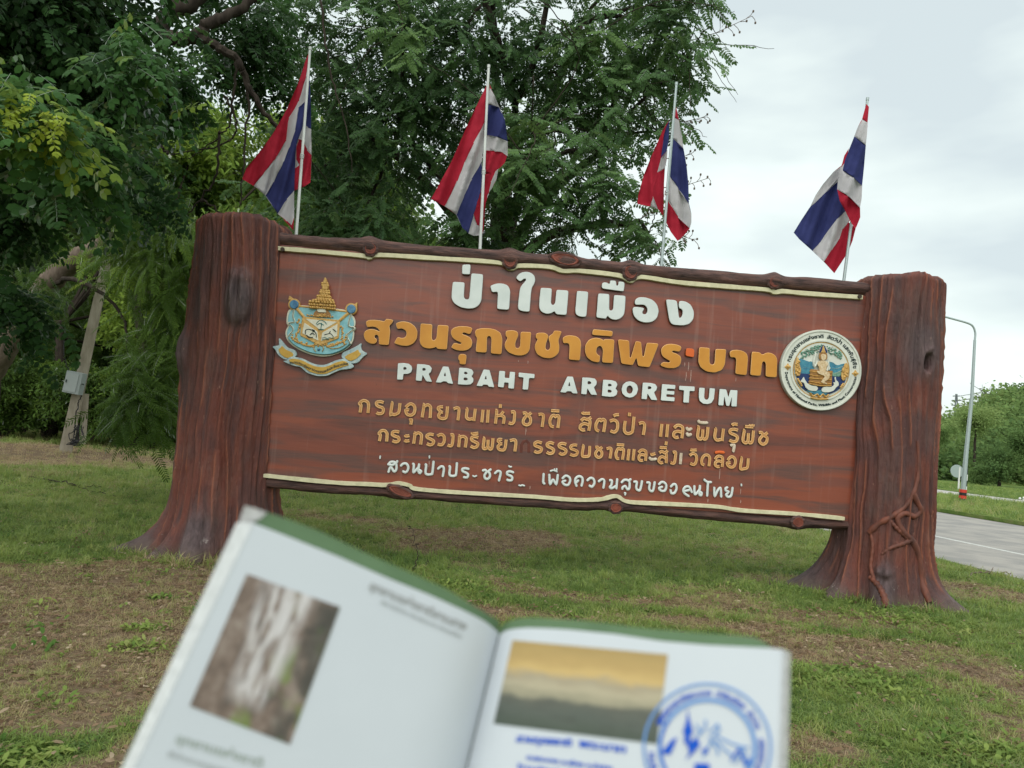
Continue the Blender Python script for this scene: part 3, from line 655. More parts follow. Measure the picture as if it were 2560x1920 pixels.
g4a = [
 [[(80,207),(90,135),(75,118),(100,92),(130,88),(160,108),(166,140),(160,212)]],
 [[(318,108),(285,98),(250,103),(245,125),(265,145),(305,160),(315,190),(300,215),(265,218),(245,208)]],
 [[(392,105),(402,120),(388,222),(400,222),(430,228),(465,210),(475,180),(482,112)]],
 [[(540,155),(580,122),(615,130),(632,165),(622,215),(590,235),(555,225),(540,195),(545,180),(575,182)]],
 [[(575,285),(598,282),(590,328)]],
 [[(710,125),(722,140),(705,255)],[(722,150),(760,130),(788,150),(790,180),(785,262)]],
 [[(915,150),(872,155),(868,175),(890,200),(870,235),(885,262),(925,268),(950,245),(960,145)],[(888,203),(915,205)]],
 [[(1022,172),(1055,160),(1075,180),(1065,285)]],
 [[(1145,165),(1157,180),(1150,250),(1175,275),(1215,268)],[(1240,168),(1225,292)]],
 [[(1318,178),(1305,305)],[(1370,178),(1362,308)]],
 [[(1440,185),(1455,200),(1442,318)],[(1450,240),(1490,235),(1525,195)],[(1490,235),(1528,255),(1522,320)]],
 [[(1493,122),(1490,160)]],
 [[(1600,205),(1632,205),(1630,290),(1610,318),(1575,312)]],
 [[(1718,215),(1745,212),(1755,235),(1725,280),(1725,315),(1755,332),(1790,315),(1795,270),(1775,235),(1805,210)]],
 [[(1875,228),(1910,225),(1925,250),(1912,352)]],
 [[(2030,350),(2000,340),(1990,290),(2010,245),(2030,235),(2045,250),(2065,238),(2082,260),(2070,362)]],
 [[(2002,188),(2085,193)]],
 [[(275,495),(285,435),(272,415),(300,390),(330,392),(350,415),(352,440),(348,498)]],
 [[(475,405),(440,397),(410,405),(405,430),(430,445),(465,458),(472,485),(445,503),(405,492)]],
 [[(530,432),(545,445),(578,438)],[(525,485),(545,495),(578,490)]],
 [[(620,408),(632,425),(620,520)],[(632,430),(665,412),(695,430),(698,460),(690,528)]],
 [[(822,432),(785,425),(757,435),(755,457),(790,475),(820,495),(812,522),(785,533),(752,520)]],
 [[(858,445),(895,428),(925,450),(925,500),(900,532),(860,525)]],
 [[(990,435),(1015,437),(1010,515),(995,543),(960,535)]],
 [[(1068,440),(1080,455),(1072,555)],[(1082,462),(1115,447),(1145,465),(1148,495),(1138,558)]],
 [[(1270,460),(1235,450),(1205,460),(1205,485),(1240,505),(1265,520),(1255,550),(1225,560),(1192,545)]],
 [[(1208,405),(1215,420),(1270,415)]],
 [[(1315,462),(1328,475),(1320,560),(1345,570),(1365,545),(1368,480)],[(1365,545),(1385,575),(1408,560),(1418,465)]],
 [[(1510,480),(1480,478),(1470,495),(1490,522),(1468,550),(1480,578),(1520,585),(1540,560),(1550,478)],[(1490,522),(1512,524)]],
 [[(1588,490),(1630,483),(1648,505),(1638,598)]],
 [[(1908,515),(1870,503),(1840,515),(1842,540),(1880,555),(1905,570),(1895,600),(1860,608),(1832,595)]],
 [[(2030,522),(1995,510),(1965,522),(1965,545),(2005,565),(2028,585),(2018,612),(1985,620),(1957,605)]],
 [[(2155,528),(2115,518),(2085,530),(2088,555),(2130,572),(2152,590),(2142,618),(2110,628),(2082,613)]]]
for k, q in enumerate(g4a): strokes(R4A, q, 8.0, GM, True)
g4b = [
 [[(98,440),(60,437),(32,450),(32,475),(70,490),(100,508),(90,540),(55,548),(22,535)]],
 [[(150,440),(163,455),(152,548),(190,560),(225,545),(232,445)]],
 [[(290,462),(315,460),(322,480),(295,520),(298,550),(325,570),(355,555),(360,515),(340,485),(365,458)]],
 [[(410,478),(445,470),(460,490),(447,580)]],
 [[(545,580),(520,578),(510,530),(530,480),(545,475),(560,485),(580,475),(592,500),(580,592)]],
 [[(518,433),(598,438)]],
 [[(650,478),(637,600)],[(705,480),(692,602)]],
 [[(752,520),(775,495),(805,492),(830,515),(825,605)],[(825,550),(790,540),(760,550),(755,585),(775,602),(798,600)]],
 [[(885,522),(895,540),(930,528)]],
 [[(870,575),(890,590),(935,585)]],
 [[(972,520),(1000,505),(1030,520),(1062,495)],[(1035,520),(1048,545),(1045,630)],[(1045,585),(1005,562),(975,578),(968,610),(990,628),(1010,622)]],
 [[(975,463),(1052,467)]],
 [[(1048,398),(1042,438)]],
 [[(1115,515),(1145,518),(1138,600),(1125,632),(1090,625)]],
 [[(1205,520),(1195,640)]],
 [[(1295,548),(1330,528),(1365,550),(1365,610),(1340,645),(1300,632)]],
 [[(1300,485),(1320,492),(1370,490)]],
 [[(1450,650),(1425,635),(1425,590),(1450,550),(1485,545),(1508,575),(1500,662)]],
 [[(1565,590),(1590,560),(1620,558),(1645,580),(1640,670)],[(1640,620),(1605,607),(1572,620),(1568,650),(1590,668),(1613,665)]],
 [[(1578,518),(1605,512),(1655,516)]],
 [[(1700,600),(1730,565),(1765,570),(1782,605),(1772,655),(1740,675),(1705,658),(1695,630),(1730,625)]],
 [[(1835,570),(1848,585),(1835,685),(1875,690),(1910,670),(1918,578)]],
 [[(140,180),(170,155),(205,165),(250,145)],[(213,165),(235,190),(222,285)],[(225,228),(180,210),(140,225),(130,258),(155,278),(182,275)]],
 [[(150,85),(165,100),(235,100)]],
 [[(330,290),(300,270),(298,220),(320,175),(340,165),(352,180),(375,165),(395,190),(380,298)]],
 [[(445,185),(490,172),(525,200),(525,265),(495,300),(450,285)]],
 [[(485,130),(505,118),(542,114)]],
 [[(610,180),(600,280),(630,315),(675,305),(690,270),(703,135)]],
 [[(657,92),(653,130)]],
 [[(755,210),(795,200),(815,230),(802,330)]],
 [[(1000,212),(985,348)],[(1062,215),(1050,352)]],
 [[(1130,255),(1160,230),(1195,232),(1222,262),(1212,365)],[(1215,305),(1170,292),(1132,305),(1125,338),(1150,358),(1177,352)]],
 [[(1268,258),(1280,275),(1310,265)]],
 [[(1268,315),(1280,332),(1305,325)]],
 [[(1375,245),(1390,255),(1380,345),(1405,375),(1430,350),(1435,270)],[(1430,350),(1450,375),(1478,355),(1490,245)]],
 [[(1392,182),(1410,198),(1478,200)]],
 [[(1560,258),(1572,275),(1562,350),(1585,385),(1628,378)],[(1655,262),(1640,395)]],
 [[(1808,280),(1765,270),(1728,280),(1728,310),(1775,330),(1803,355),(1790,395),(1755,402),(1715,385)]],
 [[(1745,228),(1765,215),(1805,218)]],
 [[(1740,440),(1770,440),(1763,500)]],
 [[(1860,280),(1875,292),(1862,385),(1890,415),(1915,390),(1920,310)],[(1915,390),(1935,415),(1962,395),(1975,282)]],
 [[(1883,240),(1972,246)],[(1937,240),(1940,216)],[(1968,240),(1972,215)]],
 [[(2030,305),(2060,305),(2070,335),(2040,375),(2045,410),(2078,430),(2112,405),(2118,360),(2090,335),(2125,305)]]]
for k, q in enumerate(g4b):
    mm = PM if k in (9, 14, 32, 33, 35, 39) else (RM if k == 19 else GM)
    o = strokes(R4B, q, 7.6 if k < 22 else 8.2, mm, mm is GM or k == 14)
    if k == 19: o['label'] = 'vowel mark repainted red in the lower gold line'
R6A = (920, 1110, .18987); R6B = (1330, 1140, .24864)
g6a = [
 [[(160,162),(157,188)]],
 [[(268,268),(300,238),(345,240),(370,265),(372,330),(350,362),(330,350),(305,308),(285,320),(270,366)],[(368,255),(385,228)],[(275,272),(310,278),(345,268)]],
 [[(435,285),(465,260),(505,262),(528,300),(520,350),(490,375),(462,362)]],
 [[(592,262),(603,285),(597,372),(640,335),(672,300)],[(672,270),(662,350),(680,385),(698,362),(680,345)]],
 [[(758,270),(765,290),(757,380),(785,403),(830,400),(848,375),(862,235)]],
 [[(808,160),(808,183)]],
 [[(925,325),(960,298),(990,305),(998,340),(985,422)]],
 [[(1072,295),(1080,315),(1072,400),(1100,422),(1145,418),(1160,390),(1170,255)]],
 [[(1320,330),(1280,322),(1245,330),(1245,358),(1290,380),(1318,405),(1305,440),(1265,440)]],
 [[(1382,420),(1400,430),(1428,420)]],
 [[(1515,350),(1545,345),(1560,372),(1535,410),(1540,450),(1575,462),(1605,430),(1600,385),(1582,365),(1615,338)]],
 [[(1675,385),(1710,358),(1742,368),(1745,400),(1725,480)]],
 [[(1910,375),(1870,362),(1835,372),(1835,402),(1880,422),(1900,445),(1890,478),(1850,480),(1835,472)]],
 [[(1855,292),(1870,303),(1888,300)]],
 [[(1990,545),(2010,551),(2030,543),(2058,550)]]]
for k, q in enumerate(g6a): strokes(R6A, q, 4.4 if k in (0, 5, 9, 13, 14) else 6.4, WM, False)
g6b = [
 [[(118,182),(114,262),(124,278)]],
 [[(175,190),(182,282),(212,240),(245,283),(260,192)]],
 [[(188,152),(215,145),(250,158)],[(228,132),(226,148)],[(250,130),(248,150)]],
 [[(310,225),(340,200),(375,215),(385,250),(365,290),(330,290),(308,262),(335,250)]],
 [[(448,300),(435,260),(442,225),(475,205),(505,220),(510,255),(500,298)],[(440,275),(465,248)]],
 [[(560,245),(590,222),(620,235),(628,275),(605,310),(580,300)]],
 [[(675,255),(705,235),(728,252),(720,318)]],
 [[(785,245),(805,252),(798,295),(785,315),(805,325),(850,300)],[(858,235),(850,325)]],
 [[(905,265),(930,242),(965,245),(982,270),(980,325),(960,335),(940,305),(915,315),(910,330)],[(975,250),(992,236)]],
 [[(932,372),(942,375),(938,390)]],
 [[(1030,260),(1055,265),(1050,320),(1067,345),(1090,338),(1108,255)]],
 [[(1160,268),(1185,275),(1180,330),(1197,353),(1220,345),(1236,265)]],
 [[(1280,285),(1310,262),(1345,280),(1352,315),(1335,350),(1300,350),(1280,325),(1308,312)]],
 [[(1400,308),(1425,285),(1448,292),(1455,330),(1435,372),(1405,375),(1395,345)]],
 [[(1575,403),(1535,375),(1525,340),(1550,310),(1585,315),(1608,362)],[(1545,352),(1578,345)]],
 [[(1635,305),(1640,385),(1675,355),(1692,325)],[(1692,302),(1685,380),(1702,396),(1708,372),(1685,362)]],
 [[(1735,240),(1765,262),(1800,264)],[(1772,270),(1764,398)]],
 [[(1835,320),(1840,403),(1868,350),(1898,325),(1905,408)]],
 [[(1965,318),(1950,328),(1952,348),(1978,362),(1955,392),(1975,412),(2005,398),(2020,322)]],
 [[(2108,285),(2108,298)]]]
for k, q in enumerate(g6b): strokes(R6B, q, 4.4 if k in (2, 9, 19) else 6.4, WM, False)
#@@PART2
# paint drips and the pale scars left by fallen letters
SCAR = simple_noise_mat('old_glue', (.30, .16, .13), (.55, .42, .36), 60, .7, .2, .2)
for x, y, l in ((1712, 906, 10), (1722, 905, 22), (1728, 925, 30), (1716, 930, 16), (1714, 946, 6), (1320, 902, 7), (1296, 900, 4), (1315, 1068, 20), (1770, 1247, 9), (1852, 1222, 14), (1852, 1250, 8), (1800, 1172, 26), (1325, 1215, 8), (1073, 1152, 16), (1840, 944, 10)):
    a_ = Vector(B(x, y, .003)); c_ = Vector(B(x - l * .07, y + l, .003)); V, F, mi = ribbon([a_, a_.lerp(c_, .5) + Vector((.002, 0)), c_], [.006, .009, .004], [(-.5, 0), (-.3, .003), (.3, .003), (.5, 0)])
    mk('paint_drip', [BW(q[0], q[1], q[2]) for q in V], F, SCAR, sign)
GHOST = simple_noise_mat('letter_scar', (.085, .030, .024), (.16, .05, .035), 30, .7, .2, .3)
ox, oy, sc0 = R4A
for pts in ([(1700,610),(1706,530),(1725,498),(1755,490),(1778,515),(1778,610)],):
    V, F, mi = ribbon([Vector(B(ox + x * sc0, oy + y * sc0, .002)) for x, y in pts], .03, [(-.5, 0), (-.3, .003), (.3, .003), (.5, 0)]); mk('letter_scar', [BW(q[0], q[1], q[2]) for q in V], F, GHOST, sign)

# ------------------------------------------------------------------ crest on the left of the board
EB = (660, 670, .17478)
def circ(cx, cy, r, n=28, ry=None, a0=0): return [(cx + r * math.cos(a0 + 2 * math.pi * k / n), cy + (ry or r) * math.sin(a0 + 2 * math.pi * k / n)) for k in range(n)]
def flat(block, poly, z0, h, M, name, parent, c=2.0, bev=.003, holes=(), edge=None):
    return glyph(block, poly, list(holes), c, h, bev, [M, edge or M, edge or M], name, parent, z0)
SKYB = simple_noise_mat('crest_blue', (.16, .40, .46), (.28, .54, .58), 16, .5, .4, .1)
CGOLD = simple_noise_mat('crest_gold', (.42, .22, .05), (.66, .42, .13), 45, .5, .5, .5)
CGOLD2 = simple_noise_mat('banner_gold', (.46, .26, .035), (.58, .36, .07), 20, .5, .4, .1)
CCREAM = simple_noise_mat('crest_cream', (.58, .56, .44), (.72, .70, .58), 16, .5, .4, .1)
CSILV = simple_noise_mat('banner_edge', (.22, .34, .38), (.52, .60, .58), 22, .5, .4, .2)
DEEP = simple_noise_mat('deep_blue_enamel', (.02, .10, .22), (.10, .28, .42), 22, .35, .5, .2)
INK = mat('dark_paint', (.03, .045, .045), .6, .2)
TEAL = mat('teal_paint', (.06, .20, .20), .6, .2)
DGOLD = simple_noise_mat('dark_gold', (.22, .10, .02), (.40, .2, .05), 40, .5, .5, .5)
outl = [(350,600),(330,650),(318,740),(322,800),(345,830),(318,870),(303,930),(312,990),(335,1040),(400,1110),(500,1170),(620,1225),(760,1260),(860,1270),(960,1255),(1080,1215),(1180,1160),(1250,1090),(1285,1010),(1290,900),(1275,855),(1308,820),(1305,740),(1280,690),(1240,650),(1180,600),(1000,575),(700,545),(520,530),(420,560)]
crest = flat(EB, outl, 0, .03, CCREAM, 'crest', sign, 6)
crest['label'] = 'blue and gold shield crest with a tiered crown and ribbon'
cx0, cy0 = 805, 880
flat(EB, [(cx0 + (x - cx0) * .955, cy0 + (y - cy0) * .93) for x, y in outl], .03, .012, SKYB, 'field', crest, 6)
def st(block, lines, wpx, M, name, parent, h=.05, z=0):
    b = strokes(block, lines, wpx, [M, M, M], False, name, parent, h); return b
st(EB, [[(500,545),(800,575),(1175,622)]], 6, CGOLD, 'top_bar', crest, .055)
st(EB, [[(475,590),(570,705)], [(1190,655),(1085,745)]], 9, CGOLD, 'baton', crest, .062)
flat(EB, [(550,690),(1085,745),(1085,800),(1068,1005),(800,1110),(515,965),(528,850)], .035, .02, CGOLD, 'escutcheon', crest, 2)
for q in ([(590,725),(1045,770),(835,895),(795,880)], [(575,780),(762,908),(778,1040),(545,935)], [(1050,800),(832,925),(812,1045),(1045,975)]):
    flat(EB, q, .055, .006, CCREAM, 'escutcheon_field', crest, 1.2, .002)
st(EB, [[(745,800),(775,760),(820,745),(870,770),(890,800)], [(760,810),(800,790),(850,815)], [(822,790),(815,840),(812,875)], [(780,875),(845,878)]], 2.6, TEAL, 'tree_picture', crest, .072)
st(EB, [[(592,940),(590,900),(620,875),(680,885),(735,925),(748,985)], [(610,960),(640,990),(690,992)], [(660,950),(690,930),(715,950)], [(700,905),(690,880),(720,895)]], 3.2, INK, 'elephant_picture', crest, .072)
st(EB, [[(868,952),(915,940),(950,935),(990,978)], [(930,935),(945,905)], [(985,875),(1010,890)], [(1000,885),(1025,905)]], 2.6, INK, 'animal_picture', crest, .072)
st(EB, [[(830,1000),(870,990),(900,1005),(940,995),(1000,1008)], [(830,1022),(880,1015),(930,1022)]], 1.8, TEAL, 'water_picture', crest, .072)
for x, y in ((428, 520), (1246, 585)):
    flat(EB, circ(x, y, 84), .0, .045, CGOLD, 'globe_rim', crest, 1); flat(EB, circ(x, y, 64), .045, .012, DEEP, 'globe', crest, 1, .006)
flat(EB, [(345,455),(352,425),(362,395),(385,410),(412,430),(405,450)], 0, .035, CGOLD, 'finial', crest, 1)
flat(EB, [(1285,520),(1335,488),(1330,530),(1330,570),(1315,560)], 0, .035, CGOLD, 'finial', crest, 1)
tiers = [([(640,575),(655,520),(660,480),(720,452),(860,455),(990,480),(1010,520),(1020,560),(1005,605),(860,600),(760,590)], .045), ([(735,470),(748,430),(760,385),(800,372),(930,380),(958,400),(955,450),(965,480)], .060),
         ([(795,392),(805,340),(812,298),(850,290),(908,300),(925,345),(932,390)], .066), ([(822,305),(830,260),(845,210),(903,215),(912,260),(915,305)], .072), ([(838,225),(850,175),(872,118),(892,175),(905,225)], .076)]
for q, z in tiers: flat(EB, q, .01, z, CGOLD, 'crown_tier', crest, 3, .006)
def knobs(block, pts, r, M, name, parent, z):
    b = MB()
    for x, y in pts:
        u, w = B(block[0] + x * block[2], block[1] + y * block[2], z); rr = r * .00425 * block[2] * random.uniform(.8, 1.2)
        V = []; F = []
        for j in range(4):
            for k in range(8):
                a = 2 * math.pi * k / 8; e = j * math.pi / 7
                V.append(BW(u + rr * math.cos(e) * math.cos(a), w + rr * math.cos(e) * math.sin(a), z + rr * math.sin(e) * 1.1))
        for j in range(3):
            for k in range(8): F.append((j * 8 + k, j * 8 + (k + 1) % 8, (j + 1) * 8 + (k + 1) % 8, (j + 1) * 8 + k))
        F.append(tuple(24 + k for k in range(8))); b.add(V, F)
    return b.build(name, M, parent, True)
kp = []
for (x0, y0, x1, y1, n) in ((660,480,1000,500,9), (650,520,1015,545,11), (700,460,980,470,8), (770,400,950,415,6), (780,440,950,450,6), (815,320,925,330,4), (812,350,925,360,4), (835,250,905,255,3), (840,220,900,225,3), (665,560,1005,585,12)):
    kp += [(x0 + (x1 - x0) * i / (n - 1) + random.uniform(-5, 5), y0 + (y1 - y0) * i / (n - 1)) for i in range(n)]
knobs(EB, kp, 20, CGOLD, 'crown_bosses', crest, .078)
st(EB, [[(655,545),(840,560),(1015,590)], [(750,455),(860,462),(960,470)], [(800,385),(865,388),(930,395)], [(825,300),(870,302),(915,306)]], 1.3, DGOLD, 'crown_line', crest, .085)
flat(EB, [(695,700),(715,630),(780,590),(900,590),(950,650),(965,705)], .03, .03, DGOLD, 'crown_base', crest, 3)
flat(EB, [(755,600),(770,570),(785,595),(800,562),(815,595),(830,560),(848,595),(868,568),(880,600),(890,635),(770,630)], .062, .01, CCREAM, 'crown_base_flame', crest, 1, .002)
knobs(EB, [(790 + 20 * i, 665 + (i % 2) * 12) for i in range(5)] + [(620 + 30 * i, 672 + 2 * i + (i % 2) * 8) for i in range(13)], 15, CGOLD, 'crown_base_bosses', crest, .06)
fl = []
for i in range(34):
    t = i / 33; x = 400 + 790 * t; y = 1000 + 330 * (1 - (2 * t - 1) ** 2) ** .7 * .42 - 20
    fl += [(x + random.uniform(-12, 12), y + random.uniform(-32, 12)), (x, y + 12)]
for (xa, ya) in ((490, 760), (505, 830), (500, 900), (1115, 860), (1120, 930), (1110, 1000), (470, 960), (1150, 1060)): fl += [(xa + random.uniform(-14, 14), ya + d) for d in (-20, 0, 18)]
fl = [p for p in fl if not (720 < p[0] < 880 and p[1] > 1120)]
knobs(EB, fl, 17, CGOLD, 'gilt_foliage', crest, .045)
st(EB, [[(440,985),(520,1075),(640,1120),(730,1090)], [(870,1090),(960,1150),(1080,1135),(1180,1080)], [(730,1100),(710,1150),(735,1190)], [(830,1105),(850,1150),(830,1190)]], 2.4, CGOLD, 'gilt_scroll', crest, .06)
knobs(EB, [(783, 1165)], 26, DEEP, 'jewel', crest, .05)
st(EB, [[(425,600),(412,690),(432,770),(345,790),(415,870),(345,975)], [(1240,660),(1208,820),(1292,860),(1185,960),(1235,1075)]], 5.5, CCREAM, 'sash', crest, .058)
st(EB, [[(425,600),(412,690),(430,765),(355,790),(415,870),(345,975)], [(1240,660),(1208,820),(1285,858),(1185,960),(1235,1075)], [(345,1010),(430,1095),(560,1165),(700,1215),(860,1232),(1010,1215),(1140,1160),(1235,1085)]], 1.6, TEAL, 'sash_line', crest, .064)
BT = (lambda s: s)
flat(EB, [(112,1125),(160,1112),(215,1110),(212,1060),(208,995),(250,1030),(290,1085),(340,1140),(440,1170),(475,1230),(450,1265),(400,1310),(290,1310),(200,1245),(160,1165)], 0, .03, CSILV, 'ribbon_tail', crest, 3)
flat(EB, [(200,1160),(240,1140),(255,1105),(300,1160),(400,1205),(425,1240),(385,1290),(305,1285),(230,1230)], .03, .008, CGOLD2, 'ribbon_tail_face', crest, 3)
flat(EB, [(1100,1275),(1125,1205),(1230,1165),(1320,1120),(1400,1068),(1385,1130),(1400,1180),(1485,1222),(1410,1275),(1345,1355),(1250,1370),(1160,1310)], 0, .03, CSILV, 'ribbon_tail', crest, 3)
flat(EB, [(1150,1275),(1200,1235),(1300,1195),(1345,1160),(1360,1205),(1395,1225),(1320,1300),(1240,1335),(1185,1310)], .03, .008, CGOLD2, 'ribbon_tail_face', crest, 3)
ban = [(350,1280),(400,1265),(450,1272),(560,1295),(640,1340),(740,1380),(850,1390),(940,1360),(1010,1325),(1150,1290),(1230,1350),(1295,1405),(1250,1440),(1080,1460),(990,1500),(900,1545),(760,1548),(620,1505),(560,1450),(520,1412),(420,1400),(280,1340),(275,1325),(330,1325)]
flat(EB, ban, .012, .034, CSILV, 'ribbon_band', crest, 4)
flat(EB, [(350,1330),(370,1298),(450,1297),(550,1320),(640,1370),(740,1410),(850,1420),(950,1390),(1020,1352),(1150,1320),(1230,1385),(1080,1430),(980,1470),(890,1515),(770,1518),(640,1480),(560,1405),(450,1380)], .046, .008, CGOLD2, 'ribbon_band_face', crest, 4)

# text as mesh
def text_geo(s, size=1.0):
    cu = bpy.data.curves.new('t', 'FONT'); cu.body = s; cu.size = size; cu.resolution_u = 2; cu.extrude = .0
    t = bpy.data.objects.new('t', cu); C.objects.link(t)
    dg = bpy.context.evaluated_depsgraph_get(); me = bpy.data.meshes.new_from_object(t.evaluated_get(dg))
    V = [tuple(v.co) for v in me.vertices]; F = [tuple(p.vertices) for p in me.polygons]
    bpy.data.objects.remove(t); bpy.data.curves.remove(cu); bpy.data.meshes.remove(me)
    return V, F
def text_on_path(s, path, hgt, z, M, name, parent, bold=0.0, to_world=None):
    """path: function t in 0..1 -> (point2d, up2d) in pixel space; hgt in px"""
    V, F = text_geo(s); xs = [v[0] for v in V]; x0, x1 = min(xs), max(xs); out = []
    for v in V:
        t = (v[0] - x0) / (x1 - x0); p, up = path(t)
        out.append((p[0] + up[0] * v[1] * hgt, p[1] + up[1] * v[1] * hgt))
    allV = []; allF = []
    offs = [(0, 0)] if not bold else [(0, 0), (bold, 0), (-bold, 0)]
    for k, (dx, dy) in enumerate(offs):
        b = len(allV)
        for q in out:
            if to_world: allV.append(to_world(q[0] + dx, q[1] + dy, k))
            else: u, w = B(q[0] + dx, q[1] + dy, z); allV.append(BW(u, w, z + .0006 * k))
        allF += [tuple(i + b for i in f) for f in F]
    return tag(mk(name, allV, allF, M, parent), kind='stuff')
bc = [Vector((370, 1372)), Vector((480, 1368)), Vector((600, 1428)), Vector((760, 1492)), Vector((880, 1490)), Vector((980, 1440)), Vector((1100, 1400)), Vector((1200, 1380))]
bcs = [v.to_2d() for v in resample([v.to_3d() for v in bc], 60)]
def bpath(t):
    i = min(int(t * 59), 58); p = bcs[i].lerp(bcs[i + 1], t * 59 - i); d = (bcs[i + 1] - bcs[i]).normalized(); up = Vector((d.y, -d.x))
    return (EB[0] + p.x * EB[2], EB[1] + p.y * EB[2]), (up.x, up.y)
text_on_path('กระทรวงทรัพยากรธรรมชาติและสิ่งแวดล้อม', bpath, 8.5, .062, INK, 'ribbon_lettering', crest, .35)

# ------------------------------------------------------------------ round emblem on the right
MBK = (1930, 800, .15069); mcx, mcy, mr = 817, 832, 676
MW = simple_noise_mat('medallion_white', (.55, .57, .50), (.66, .67, .60), 12, .5, .4, .1)
MWD = simple_noise_mat('medallion_groove', (.36, .38, .33), (.5, .52, .46), 12, .6, .3, .1)
BLUE = simple_noise_mat('medallion_blue', (.012, .07, .19), (.03, .16, .30), 30, .45, .4, .2)
LBLUE = simple_noise_mat('medallion_light_blue', (.018, .13, .22), (.07, .27, .35), 30, .45, .4, .2)
NAVY = mat('medallion_navy', (.008, .03, .12), .45, .4)
GREENM = simple_noise_mat('medallion_green', (.05, .18, .14), (.25, .40, .30), 60, .5, .3, .4)
SKIN = simple_noise_mat('medallion_cream', (.46, .30, .13), (.72, .60, .42), 50, .5, .4, .3)
disc = flat(MBK, circ(mcx, mcy, mr, 72, mr * .995), 0, .045, MW, 'medallion', sign, .5, .006, edge=MWD)
disc['label'] = 'round white medallion with a blue relief scene and black lettering'
def ringp(r0, r1, z, h, M, name): return flat(MBK, circ(mcx, mcy, mr * r0, 72), z, h, M, name, disc, .3, .002, [circ(mcx, mcy, mr * r1, 72)[::-1]])
ringp(.985, .945, .05, .012, MW, 'rim'); ringp(.935, .925, .05, .003, MWD, 'rim_groove'); ringp(.745, .70, .05, .014, MW, 'inner_rim'); ringp(.695, .672, .05, .006, CGOLD, 'inner_rim_gilt')
flat(MBK, circ(mcx, mcy, mr * .675, 60), .05, .003, BLUE, 'scene_sky', disc, .3, .001)
def F2(poly, z, M, name, c=1.5, h=.006): return flat(MBK, poly, z, h, M, name, disc, c, .002)
F2([(420,640),(520,650),(600,690),(700,690),(700,890),(480,900),(400,850),(385,740)], .056, LBLUE, 'scene_hill', 5)
F2([(930,700),(1000,690),(1080,760),(1180,720),(1240,730),(1250,800),(1230,900),(1150,940),(960,920)], .056, LBLUE, 'scene_hill', 5)
F2([(930,860),(1060,880),(1160,830),(1150,940),(960,930)], .062, GREENM, 'scene_hill', 5, .003)
F2([(400,880),(560,890),(700,900),(960,930),(1240,950),(1190,1080),(1060,1190),(900,1250),(700,1240),(520,1150),(430,1040)], .060, NAVY, 'scene_water', 5, .004)
st(MBK, [[(470,650),(560,700),(650,680)], [(500,800),(600,790),(680,830)], [(960,690),(1040,730),(1090,770)], [(1000,800),(1100,800),(1230,740)], [(1040,890),(1160,835)]], 1.4, CCREAM, 'hill_line', disc, .066)
# tree canopy as many small leaves of relief
tp = []
for i in range(150):
    a = random.uniform(-1, 1); x = 820 + a * 340; y = 470 + abs(a) ** 1.6 * 130 + random.uniform(-55, 60)
    if (x - mcx) ** 2 + (y - mcy) ** 2 < (mr * .655) ** 2 and not (780 < x < 930 and y > 440): tp.append((x, y))
knobs(MBK, tp, 15, GREENM, 'scene_canopy', disc, .060)
st(MBK, [[(650,480),(720,490),(780,520)], [(920,500),(980,470),(1010,440)], [(560,510),(640,490),(720,500)], [(960,540),(1040,560),(1090,610)]], 2.6, MWD, 'scene_branch', disc, .070)
F2([(785,540),(810,470),(853,400),(900,470),(930,545)], .066, NAVY, 'halo', 2)
F2([(815,540),(835,500),(850,425),(862,425),(878,500),(900,540)], .075, CGOLD, 'headdress', 1.5)
F2([(790,660),(775,600),(795,535),(905,535),(925,600),(915,660),(850,680)], .070, DGOLD, 'hair', 3)
F2([(820,650),(812,600),(825,565),(890,565),(905,600),(895,650),(860,675)], .080, SKIN, 'face', 3)
F2([(740,720),(770,690),(840,665),(920,690),(935,740),(905,780),(905,850),(785,845),(785,780)], .072, SKIN, 'torso', 3, .014)
st(MBK, [[(755,700),(720,770),(705,700),(720,620),(735,565)], [(930,700),(945,760),(925,830)]], 6.5, MW, 'arm', disc, .092)
F2([(935,640),(950,640),(955,760),(975,800),(950,830),(925,830)], .07, MW, 'club', 1)
F2([(640,810),(760,825),(900,845),(1015,840),(1000,900),(995,1090),(860,1110),(700,1080),(615,1060),(635,930)], .066, DGOLD, 'throne', 2, .01)
st(MBK, [[(645,850),(760,865),(1000,870)], [(640,910),(740,930),(900,925),(990,930)], [(635,965),(740,975),(900,990),(990,1000)], [(630,1020),(740,1040),(860,1060),(985,1060)], [(625,1055),(800,1090),(985,1090)]], 3.6, CGOLD, 'throne_step', disc, .090)
F2([(740,840),(905,850),(960,870),(960,960),(900,1010),(870,1030),(925,1055),(905,1065),(830,1045),(815,1020),(870,960),(880,930),(770,890)], .082, SKIN, 'leg', 3, .012)
F2([(470,1025),(500,990),(530,935),(545,985),(570,1020),(585,1050),(660,1090),(740,1095),(770,1130),(740,1180),(620,1170),(560,1120),(540,1060),(520,1035)], .072, MW, 'deer_left', 2, .012)
F2([(820,1170),(840,1120),(900,1105),(1000,1110),(1040,1070),(1010,1030),(1060,1040),(1040,960),(1060,935),(1065,1000),(1100,1020),(1115,1085),(1070,1110),(1030,1170),(950,1200),(850,1200)], .072, MW, 'deer_right', 2, .012)
F2([(560,1160),(700,1180),(820,1160),(940,1190),(900,1245),(740,1240),(620,1200)], .066, LBLUE, 'rock', 3, .006)
side = lambda s: [(s * 0 + x, y) for x, y in ([(400,690),(430,600),(455,680),(465,760),(490,820),(470,900),(450,940),(395,880),(378,780)] if s < 0 else [(1240,700),(1270,760),(1275,860),(1240,960),(1200,1010),(1160,990),(1150,880),(1190,800),(1200,740)])]
